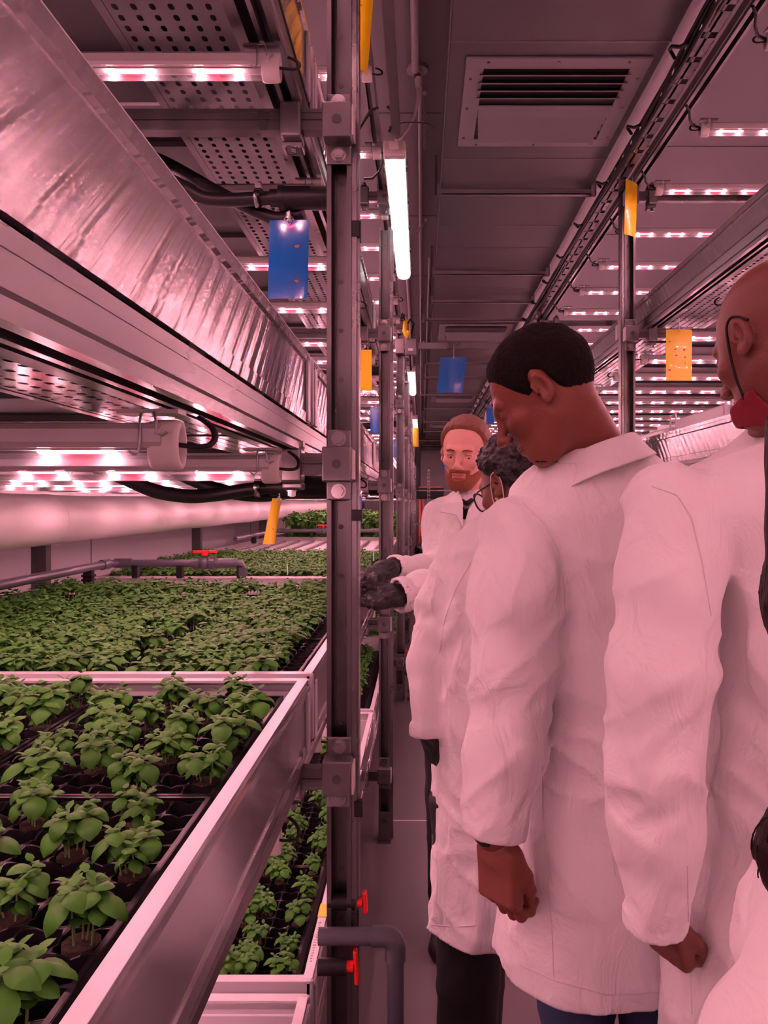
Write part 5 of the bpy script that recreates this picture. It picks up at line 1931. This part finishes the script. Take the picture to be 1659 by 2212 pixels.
# ================================================================== nearest full figure: bald man at the right
def man_bald():
    H = Head(W(1672, 738, 1.17), 180 - 66, 22, 0, 1.0); H.h = .0035
    nb = W(1712, 960, 1.24)
    neck = (H.world((0, -.028, -.035)), np.array(nb), .060, .068)
    rows = [(925, 1640, 1800, .07, 1.24), (960, 1590, 1850, .095, 1.24), (1000, 1520, 1905, .115, 1.24), (1045, 1462, 1955, .135, 1.24), (1110, 1440, 1985, .15, 1.24), (1200, 1500, 1985, .155, 1.24),
            (1330, 1535, 1960, .155, 1.24), (1500, 1532, 1950, .155, 1.24), (1719, 1518, 1950, .16, 1.24), (1965, 1478, 1965, .18, 1.24), (2230, 1458, 1990, .20, 1.25), (2370, 1450, 2000, .20, 1.25)]
    rg = px_rings(rows, 1.24, .15)
    AY = 1.13
    arm = ([W(1458, 1108, 1.20), W(1443, 1290, 1.15), W(1423, 1460, AY), W(1414, 1640, AY), W(1416, 1790, AY), W(1413, 1990, AY + .01)], [.076, .069, .071, .067, .059, .040])
    armR = ([W(1970, 1130, 1.24), W(2010, 1450, 1.22), W(2000, 1800, 1.16)], [.075, .068, .050])
    hw = W(1437, 2008, AY + .02)
    hand = hand_fn(W(1428, 1975, AY + .03), (.34, .35, -1), (-.8, -.5, -.2), -1, (55, 85, 60), .9, 0, .6, .08, .026)
    hp = (hand, np.array(hw) - [.09, .09, .20], np.array(hw) + [.12, .10, .10], .0032)
    legs = [([(.52, 1.24, .85), (.52, 1.24, .12)], [.08, .05]), ([(.70, 1.26, .85), (.70, 1.26, .12)], [.08, .05])]
    root, body = person('person', 'bald man in a white lab coat with a dark red mask under his chin', (.61, 1.24, 0), H, neck, M['skin4'],
                        [hp, trunk_part(rg, legs, [arm, armR])])
    cp = coat_parts(rg, .56, [arm, armR], 57, .0062, [(W(1412, 2002, AY + .01), Vector(arm[0][5]) - Vector(arm[0][4]), .040)])
    coat = sdf_obj('lab_coat', [cp], M['coat'], root, smooth_it=1)
    collar(coat, W(1716, 935, 1.235), (-.18, -.05, 1), (-.87, .5, 0), .074, .118, .055, 60, M['coat'], 1.0)
    lo, hi = H.box(.13)
    # mask gathered under the chin
    def mf(P):
        L = H.loc(P); d = np.abs(head_local(L, False) - .006 + (vnoise(L * 60) - .5) * .004) - .0025
        reg = np.maximum(L[:, 2] + .078, -(L[:, 1] - .012))
        reg = np.maximum(reg, -(L[:, 2] + .150))
        return smax(d, reg, .004)
    msk = sdf_obj('face_mask', [(mf, lo, hi, .0030)], M['mask_red'], root)
    m = MB()
    pts = smooth_path([H.world((-.079, -.030, .010)), H.world((-.082, -.010, .028)), H.world((-.082, .006, .022)), H.world((-.080, .016, -.010)), H.world((-.071, .028, -.050)), H.world((-.060, .035, -.085))], 5)
    m.tube(pts, .0022, 6); m.build('ear_loop', M['rubber'], msk)
    # shaved stubble darkening the scalp
    line = [(-.12, -.060), (-.06, -.055), (-.03, -.02), (.0, .005), (.02, .02), (.05, .06), (.10, .075)]
    hf = hair_cap(H, line, .0006, .05)
    legs_parts(root, .61, 1.25, .80, .095, .01, .075, M['trousers'], (-.6, .8))
    for pix in ([(1408, 1050), (1463, 1069), (1495, 1119), (1518, 1220), (1538, 1340)], [(1485, 1870), (1487, 1980), (1492, 2100), (1495, 2200)]):
        seam(coat, coat, pix, 1.2, 'seam', M['coat_seam'])
    return root


# ================================================================== woman with glasses
def woman_glasses():
    H = Head(W(1115, 1048, 1.83), 180 - 48, 22, 0, 1.0); H.h = .0038
    nb = W(1108, 1140, 1.86)
    neck = (H.world((0, -.028, -.035)), np.array(nb), .046, .055)
    rows = [(1098, 1062, 1140, .05, 1.86), (1118, 1035, 1160, .08, 1.86), (1145, 1000, 1172, .11, 1.86), (1185, 968, 1180, .135, 1.86), (1250, 950, 1180, .15, 1.86), (1400, 948, 1175, .15, 1.86),
            (1600, 942, 1165, .15, 1.86), (1800, 934, 1160, .155, 1.86), (2025, 926, 1158, .165, 1.86)]
    rg = px_rings(rows, 1.86, .15)
    AY = 1.80
    arm = ([W(992, 1214, 1.86), W(952, 1300, 1.86), W(925, 1430, 1.84), W(922, 1575, 1.80)], [.058, .054, .042, .034])
    hw = W(930, 1600, 1.80)
    glove = hand_fn(W(926, 1585, 1.82), (.28, .20, -1), (-.8, -.5, 0), -1, (55, 70, 50), .80, 0, .6, .05, .025)
    root, body = person('person', 'woman with curly black hair and glasses, blue mask pulled under her chin, white lab coat', (.14, 1.86, 0), H, neck, M['skin2'],
                        [trunk_part(rg, [([(.116, 1.85, .85), (.116, 1.85, .12)], [.06, .045]), ([(.140, 1.95, .85), (.140, 1.95, .12)], [.06, .045])], [arm])])
    cp = coat_parts(rg, .505, [arm], 83, .0075, [(W(920, 1590, 1.80), (0, -.03, -1), .034)])
    coat = sdf_obj('lab_coat', [cp], M['coat'], root, smooth_it=1)
    sdf_obj('glove', [(glove, np.array(hw) - [.09, .09, .19], np.array(hw) + [.09, .09, .08], .004)], M['glove'], root)
    collar(coat, W(1104, 1122, 1.86), (-.15, 0, 1), (-.8, .6, 0), .058, .09, .04, 60, M['coat'])
    lo, hi = H.box(.16)
    line = [(-.12, -.095), (-.055, -.085), (-.040, -.05), (-.026, -.01), (-.010, .012), (.012, .018), (.035, .035), (.055, .058), (.10, .07)]
    hf = hair_cap(H, line, .015, .028, lambda L: (vnoise(L * 75) - .5) * .013 + (vnoise(L * 190) - .5) * .009,
                  lambda P, L: (ell(L, (0, -.105, -.035), (.050, .045, .055)) + (vnoise(L * 90) - .5) * .016))
    sdf_obj('hair', [(hf, lo, hi, .0034)], M['hair2'], root)
    # loose curls
    r = random.Random(3)
    for k in range(0):
        a = r.uniform(-2.6, -.3); z0 = r.uniform(.0, .10); base = Vector(H.world((-.080 * math.cos(a * .3), -.02 + .09 * math.cos(a), z0 + .01)))
        pts = []; rr = r.uniform(.006, .012); ph = r.uniform(0, 6)
        for q in range(14):
            pts.append(base + Vector((rr * math.cos(ph + q * .7), rr * math.sin(ph + q * .7), -.0028 * q)))
        m.tube(pts, .0011, 4, caps=False)
    # glasses
    g = MB(); gl = MB()
    for s in (-1, 1):
        cc = [H.world((s * .034 + .028 * math.cos(a), .101 - 4.0 * (s * .034 + .028 * math.cos(a)) ** 2, -.006 + .023 * math.sin(a))) for a in np.linspace(0, 2 * PI, 25)]
        g.tube(cc, .0022, 6, caps=False)
        gl.add([tuple(c) for c in cc[:-1]], [list(range(24))])
        g.tube([H.world((s * .055, .090, .004)), H.world((s * .072, .060, .006)), H.world((s * .078, .0, .006)), H.world((s * .078, -.018, -.008))], .0019, 6)
    g.tube([H.world((-.008, .101, .0)), H.world((0, .105, .003)), H.world((.008, .101, .0))], .0016, 6)
    gf = g.build('glasses', M['frame'], root); gl.build('lens', M['lensg'], gf)
    def mf(P):
        L = H.loc(P); d = np.abs(head_local(L, False) - .007 + (vnoise(L * 50) - .5) * .006) - .0028
        reg = np.maximum(L[:, 2] + .056 - .35 * (L[:, 1] - .06), -(L[:, 1] - .012)); reg = np.maximum(reg, -(L[:, 2] + .15))
        return smax(d, reg, .004)
    msk = sdf_obj('face_mask', [(mf, lo, hi, .0034)], M['mask_blue'], root)
    m = MB()
    m.tube(smooth_path([H.world((-.064, .030, -.068)), H.world((-.070, .024, -.045)), H.world((-.077, .014, -.01)), H.world((-.082, .000, .018)), H.world((-.086, -.014, .024))], 5), .0012, 6)
    m.tube(smooth_path([H.world((-.086, -.014, .024)), H.world((-.086, -.028, .008)), H.world((-.083, -.026, -.02)), H.world((-.074, -.006, -.06)), H.world((-.064, .010, -.088))], 5), .0012, 6)
    m.build('ear_loop', M['cord'], msk)
    m = MB(); e = H.world((-.084, -.002, -.036)); m.sphere(e, .004, 8, 6); m.tube([Vector(e), Vector(e) + Vector((0, 0, -.018))], .0012, 5); m.sphere(Vector(e) + Vector((0, 0, -.02)), .003, 8, 6)
    m.build('earring', M['gold'], root)
    legs_parts(root, .128, 1.90, .80, .012, .05, .086, M['trousers'], (-.8, .6))
    for pix in ([(1020, 1210), (985, 1270), (960, 1340), (948, 1420)], [(1012, 1852), (1014, 1860), (1044, 1860)], [(932, 1998), (985, 2002), (1043, 1998)]):
        seam(coat, coat, pix, 1.8, 'seam', M['coat_seam'])
    return root


# ================================================================== bearded man facing the camera
def man_bearded():
    H = Head(W(1004, 978, 2.60), 270 - 17, 13, -4, .99); H.h = .0030
    nb = W(1018, 1078, 2.66)
    neck = (H.world((0, -.028, -.04)), np.array(nb), .055, .062)
    rows = [(1058, 985, 1052, .06, 2.66), (1072, 968, 1072, .09, 2.66), (1092, 950, 1092, .12, 2.66), (1125, 938, 1104, .14, 2.66), (1200, 932, 1108, .15, 2.66), (1330, 936, 1104, .15, 2.66),
            (1500, 934, 1106, .16, 2.66), (1690, 928, 1112, .18, 2.66)]
    rg = px_rings(rows, 2.66, .15)
    a1 = ([W(955, 1120, 2.64), W(942, 1232, 2.66), W(905, 1228, 2.52), W(852, 1226, 2.42)], [.062, .050, .042, .034])
    a2 = ([W(1070, 1120, 2.60), W(1040, 1260, 2.34), W(955, 1262, 2.28), W(905, 1276, 2.20), W(862, 1286, 2.16)], [.062, .055, .052, .048, .040])
    root, body = person('person', 'bearded man with tied-back brown hair and black gloves, facing the camera', (.17, 2.66, 0), H, neck, M['skin1'],
                        [trunk_part(rg, [([(.09, 2.66, .85), (.09, 2.66, .12)], [.08, .05]), ([(.25, 2.66, .85), (.25, 2.66, .12)], [.08, .05])], [a1, a2])])
    cut = (np.array(W(1012, 1062, 2.50)), np.array(W(1002, 1140, 2.47)), .055, .012)
    cp = coat_parts(rg, .58, [a1, a2], 12, .008, [(W(848, 1226, 2.41), Vector(a1[0][3]) - Vector(a1[0][2]), .036), (W(858, 1287, 2.155), Vector(a2[0][4]) - Vector(a2[0][3]), .046)], neck_hole=cut)
    coat = sdf_obj('lab_coat', [cp], M['coat'], root, smooth_it=1)
    collar(coat, W(1018, 1062, 2.65), (0, -.12, 1), (-.15, -1, 0), .064, .100, .036, 100, M['coat'])
    # lapels
    for s, pix in ((-1, [(990, 1060), (958, 1088), (951, 1106), (985, 1112), (1000, 1140), (1000, 1085)]), (1, [(1034, 1070), (1012, 1100), (1002, 1140), (1018, 1150), (1052, 1108), (1050, 1078)])):
        m = MB(); Ys = [2.565, 2.50, 2.495, 2.490, 2.488, 2.50] if s < 0 else [2.50, 2.488, 2.486, 2.487, 2.49, 2.52]
        m.add([W(a, b, Y) for (a, b), Y in zip(pix, Ys)], [list(range(6))]); m.build('lapel', M['coat'], coat, solid=.005)
    # tee shirt
    def tf(P):
        d = cone(P, W(1016, 1085, 2.62), W(1010, 1200, 2.62), .095, .10)
        d = np.maximum(d, P[:, 2] - (CZ - (1084 - VY) * 2.6 / F))
        return d
    c = W(1012, 1140, 2.62); tee = sdf_obj('t_shirt', [(tf, np.array(c) - [.13, .13, .14], np.array(c) + [.13, .13, .12], .008)], M['tee'], root)
    m = MB(); m.tube([W(998 + 3 * k, 1082 + 4.5 * math.sin(k * .5), 2.535 - .018 * math.sin(k * .45)) for k in range(8)], .008, 8); m.build('neckband', M['trousers'], tee)
    m = MB(); r = random.Random(2)
    for k in range(5):
        m.tube([W(996 + 4 * k, 1098 + r.uniform(-3, 3), 2.512), W(1000 + 4 * k, 1108 + r.uniform(-6, 6), 2.512), W(998 + 4 * k, 1120 + r.uniform(-4, 4), 2.512)], .0045, 5)
    m.build('print', M['trousers'], tee)
    lo, hi = H.box(.15)
    line = [(-.12, -.075), (-.060, -.070), (-.040, -.045), (-.024, .002), (.004, .016), (.016, .006), (.026, .048), (.038, .072), (.055, .083), (.075, .092), (.10, .10)]
    hf = hair_cap(H, line, .009, .024, lambda L: (1 - np.abs(2 * vnoise(L * [120, 16, 30]) - 1)) * .006, lambda P, L: ell(L, (.005, -.128, .040), (.034, .030, .034)))
    sdf_obj('hair', [(hf, lo, hi, .0038)], M['hair1'], root)
    def bf(P):
        L = H.loc(P); x = np.abs(L[:, 0]); d = head_local(L, False) - (.0032 + (vnoise(L * 260) - .5) * .004)
        reg = np.maximum(L[:, 2] + .066 - .5 * np.maximum(x - .03, 0), -(L[:, 1] - .010))
        reg = np.minimum(reg, np.maximum(np.maximum(np.abs(L[:, 2] + .0495) - .0055, -(L[:, 1] - .06)), x - .031))
        reg = np.minimum(reg, np.maximum(np.maximum(np.abs(x - .031) - .006, np.abs(L[:, 2] + .065) - .02), -(L[:, 1] - .05)))
        q = L.copy(); q[:, 1] += 9 * q[:, 0] ** 2
        reg = np.maximum(reg, -ell(q, (0, .09, -.066), (.025, .03, .0125)))
        return smax(d, reg, .004)
    sdf_obj('beard', [(bf, lo, hi, .0036)], M['beard1'], root)
    def lf(P):
        L = H.loc(P); q = L.copy(); q[:, 1] += 9 * q[:, 0] ** 2
        d = head_local(L, False) - .0006
        return np.maximum(d, np.minimum(ell(q, (0, .094, -.060), (.023, .02, .0055)), ell(q, (0, .094, -.0715), (.020, .02, .0060))))
    sdf_obj('lips', [(lf, lo, hi, .0022)], M['lips'], root)
    m = MB(); m.tube([H.world((-.014, .087, -.0655)), H.world((0, .0905, -.066)), H.world((.014, .087, -.0655))], .0030, 6); m.build('teeth', M['eye'], root)
    for s in (-1, 1):
        m = MB(); m.sphere(H.world((s * .031, .0722, -.001)), .0100, 14, 10); e = m.build('eye', M['eye'], root)
        m = MB(); m.sphere(H.world((s * .031 - .002, .0792, -.003)), .0040, 10, 8); m.build('iris', M['iris'], e)
        m = MB(); m.tube([H.world((s * .014, .0925, .0215)), H.world((s * .028, .0905, .0245)), H.world((s * .044, .078, .0195))], [.0026, .0032, .0016], 6); m.build('eyebrow', M['brow1'], root)
        m = MB(); m.tube([H.world((s * (.019 + .024 * t), .0815 + .004 * math.sin(PI * t) - .004 * t, .0035 + .0035 * math.sin(PI * t))) for t in np.linspace(0, 1, 7)], .0011, 5); m.build('eyelash', M['brow1'], root)
    # gloves
    w1 = W(842, 1226, 2.405); g1 = hand_fn(w1, Vector(W(775, 1258, 2.30)) - Vector(w1), (-.15, -.45, .9), 1, (12, 18, 12), 1.02, .02, .2, .03, .030)
    sdf_obj('glove', [(g1, np.array(w1) - [.24, .18, .13], np.array(w1) + [.06, .10, .08], .0035)], M['glove'], root)
    w2 = W(862, 1284, 2.165); g2 = hand_fn(w2, Vector(W(780, 1302, 2.10)) - Vector(w2), (-.10, .30, -.9), -1, (8, 14, 10), 1.02, .02, .2, .03, .030)
    sdf_obj('glove', [(g2, np.array(w2) - [.24, .15, .12], np.array(w2) + [.06, .10, .10], .0035)], M['glove'], root)
    legs_parts(root, .17, 2.66, .80, .085, .0, .072, M['trousers'], (-.2, -1))
    m = MB(); r = random.Random(8)
    return root


# ================================================================== person cut off by the right edge
def person_edge():
    H = Head((.385, .640, 1.475), 55, 12, 0, .95); H.h = .006
    nb = (.41, .66, 1.26)
    neck = (H.world((0, -.028, -.035)), np.array(nb), .046, .055)
    rg = [(1.24, .42, .66, .05, .05), (1.21, .42, .66, .09, .08), (1.19, .43, .66, .130, .10), (1.14, .435, .66, .155, .12), (1.08, .44, .66, .160, .13), (.9, .45, .66, .15, .13), (.60, .46, .66, .18, .15)]
    armL = ([(.292, .60, 1.055), (.262, .58, .93), (.285, .57, .78)], [.070, .064, .045])
    armR = ([(.56, .66, 1.11), (.60, .66, .93), (.60, .62, .75)], [.055, .050, .04])
    root, body = person('person', 'person cut off by the right edge, long dark hair over a white coat shoulder', (.42, .66, 0), H, neck, M['skin2'],
                        [trunk_part(rg, [([(.36, .66, .8), (.36, .66, .12)], [.07, .045]), ([(.50, .66, .8), (.50, .66, .12)], [.07, .045])], [armL, armR]),
                         (hand_fn((.286, .568, .755), (0, 0, -1), (-1, 0, 0), -1, (20, 30, 20), .92, 0, .4, .06, .024), np.array([.21, .50, .54]), np.array([.39, .68, .84]), .006),
                         (hand_fn((.60, .615, .73), (0, 0, -1), (1, 0, 0), 1, (20, 30, 20), .92, 0, .4, .06, .024), np.array([.51, .52, .52]), np.array([.69, .72, .82]), .006)])
    cp = coat_parts(rg, .60, [armL, armR], 44, .008, None)
    coat = sdf_obj('lab_coat', [cp], M['coat'], root, smooth_it=2)
    collar(coat, (.405, .66, 1.262), (-.05, 0, 1), (.57, .82, 0), .060, .095, .042, 60, M['coat'])
    lo, hi = H.box(.16)
    line = [(-.12, -.20), (-.05, -.20), (-.02, -.12), (.01, .0), (.04, .04), (.06, .06), (.10, .07)]
    hf = hair_cap(H, line, .014, .03, None)
    hr = sdf_obj('hair', [(hf, lo, hi, .006)], M['hair5'], root)
    m = MB(); r = random.Random(6)
    # long locks falling beside the cheek, curling at the ends on the shoulder
    lk = [((.322, .635, 1.56), (.318, .635, 1.42), .034, .030), ((.318, .635, 1.42), (.335, .64, 1.30), .030, .028), ((.335, .64, 1.30), (.308, .625, 1.21), .028, .030), ((.308, .625, 1.21), (.300, .61, 1.165), .030, .008)]
    def lf(P):
        d = None
        for a, b, ra, rb_ in lk:
            c = cone(P, a, b, ra, rb_); d = c if d is None else smin(d, c, .02)
        s_ = 1 - np.abs(2 * vnoise(P * [170, 170, 9] + np.stack([np.sin(P[:, 2] * 22) * 1.5, P[:, 2] * 0, P[:, 2] * 0], 1)) - 1)
        return d - .005 * (s_ - .5)
    sdf_obj('long_locks', [(lf, (.24, .56, 1.12), (.37, .70, 1.65), .0035)], M['hair5'], root)
    m = MB()
    for k in range(9):
        cx, cy_, cz = .281 + r.uniform(-.006, .012), .61 + r.uniform(-.02, .02), 1.20 + r.uniform(-.035, .045); rr = r.uniform(.005, .013)
        ph = r.uniform(0, 6)
        m.tube([(cx + rr * math.cos(ph + q * .3), cy_ + .002 * q, cz + rr * 1.5 * math.sin(ph + q * .3) - .001 * q) for q in range(14)], .0007, 4, caps=False)
    m.build('loose_curls', M['hair5'], root)
    legs_parts(root, .43, .66, .80, .075, .0, .070, M['trousers'], (-.7, .7))
    return root


man_middle(); man_bald(); woman_glasses(); man_bearded(); person_edge()
# ================================================================== world and view
w = bpy.data.worlds.new('world'); sc.world = w; w.use_nodes = True
w.node_tree.nodes['Background'].inputs[0].default_value = (.02, .015, .018, 1)
w.node_tree.nodes['Background'].inputs[1].default_value = .2
vs_ = sc.view_settings
sc.display_settings.display_device = 'sRGB'
vs_.view_transform = 'Standard'; vs_.look = 'None'; vs_.gamma = 1; vs_.use_curve_mapping = False
vs_.exposure = .86
cy = sc.cycles
cy.use_denoising = True
try: cy.denoiser = 'OPENIMAGEDENOISE'
except Exception: pass
cy.max_bounces = 4; cy.diffuse_bounces = 3; cy.glossy_bounces = 2; cy.transmission_bounces = 2
cy.use_adaptive_sampling = True; cy.adaptive_threshold = .12; cy.adaptive_min_samples = 16; cy.transparent_max_bounces = 12
cy.caustics_reflective = False; cy.caustics_refractive = False
cy.sample_clamp_indirect = 8
cy.use_light_tree = True
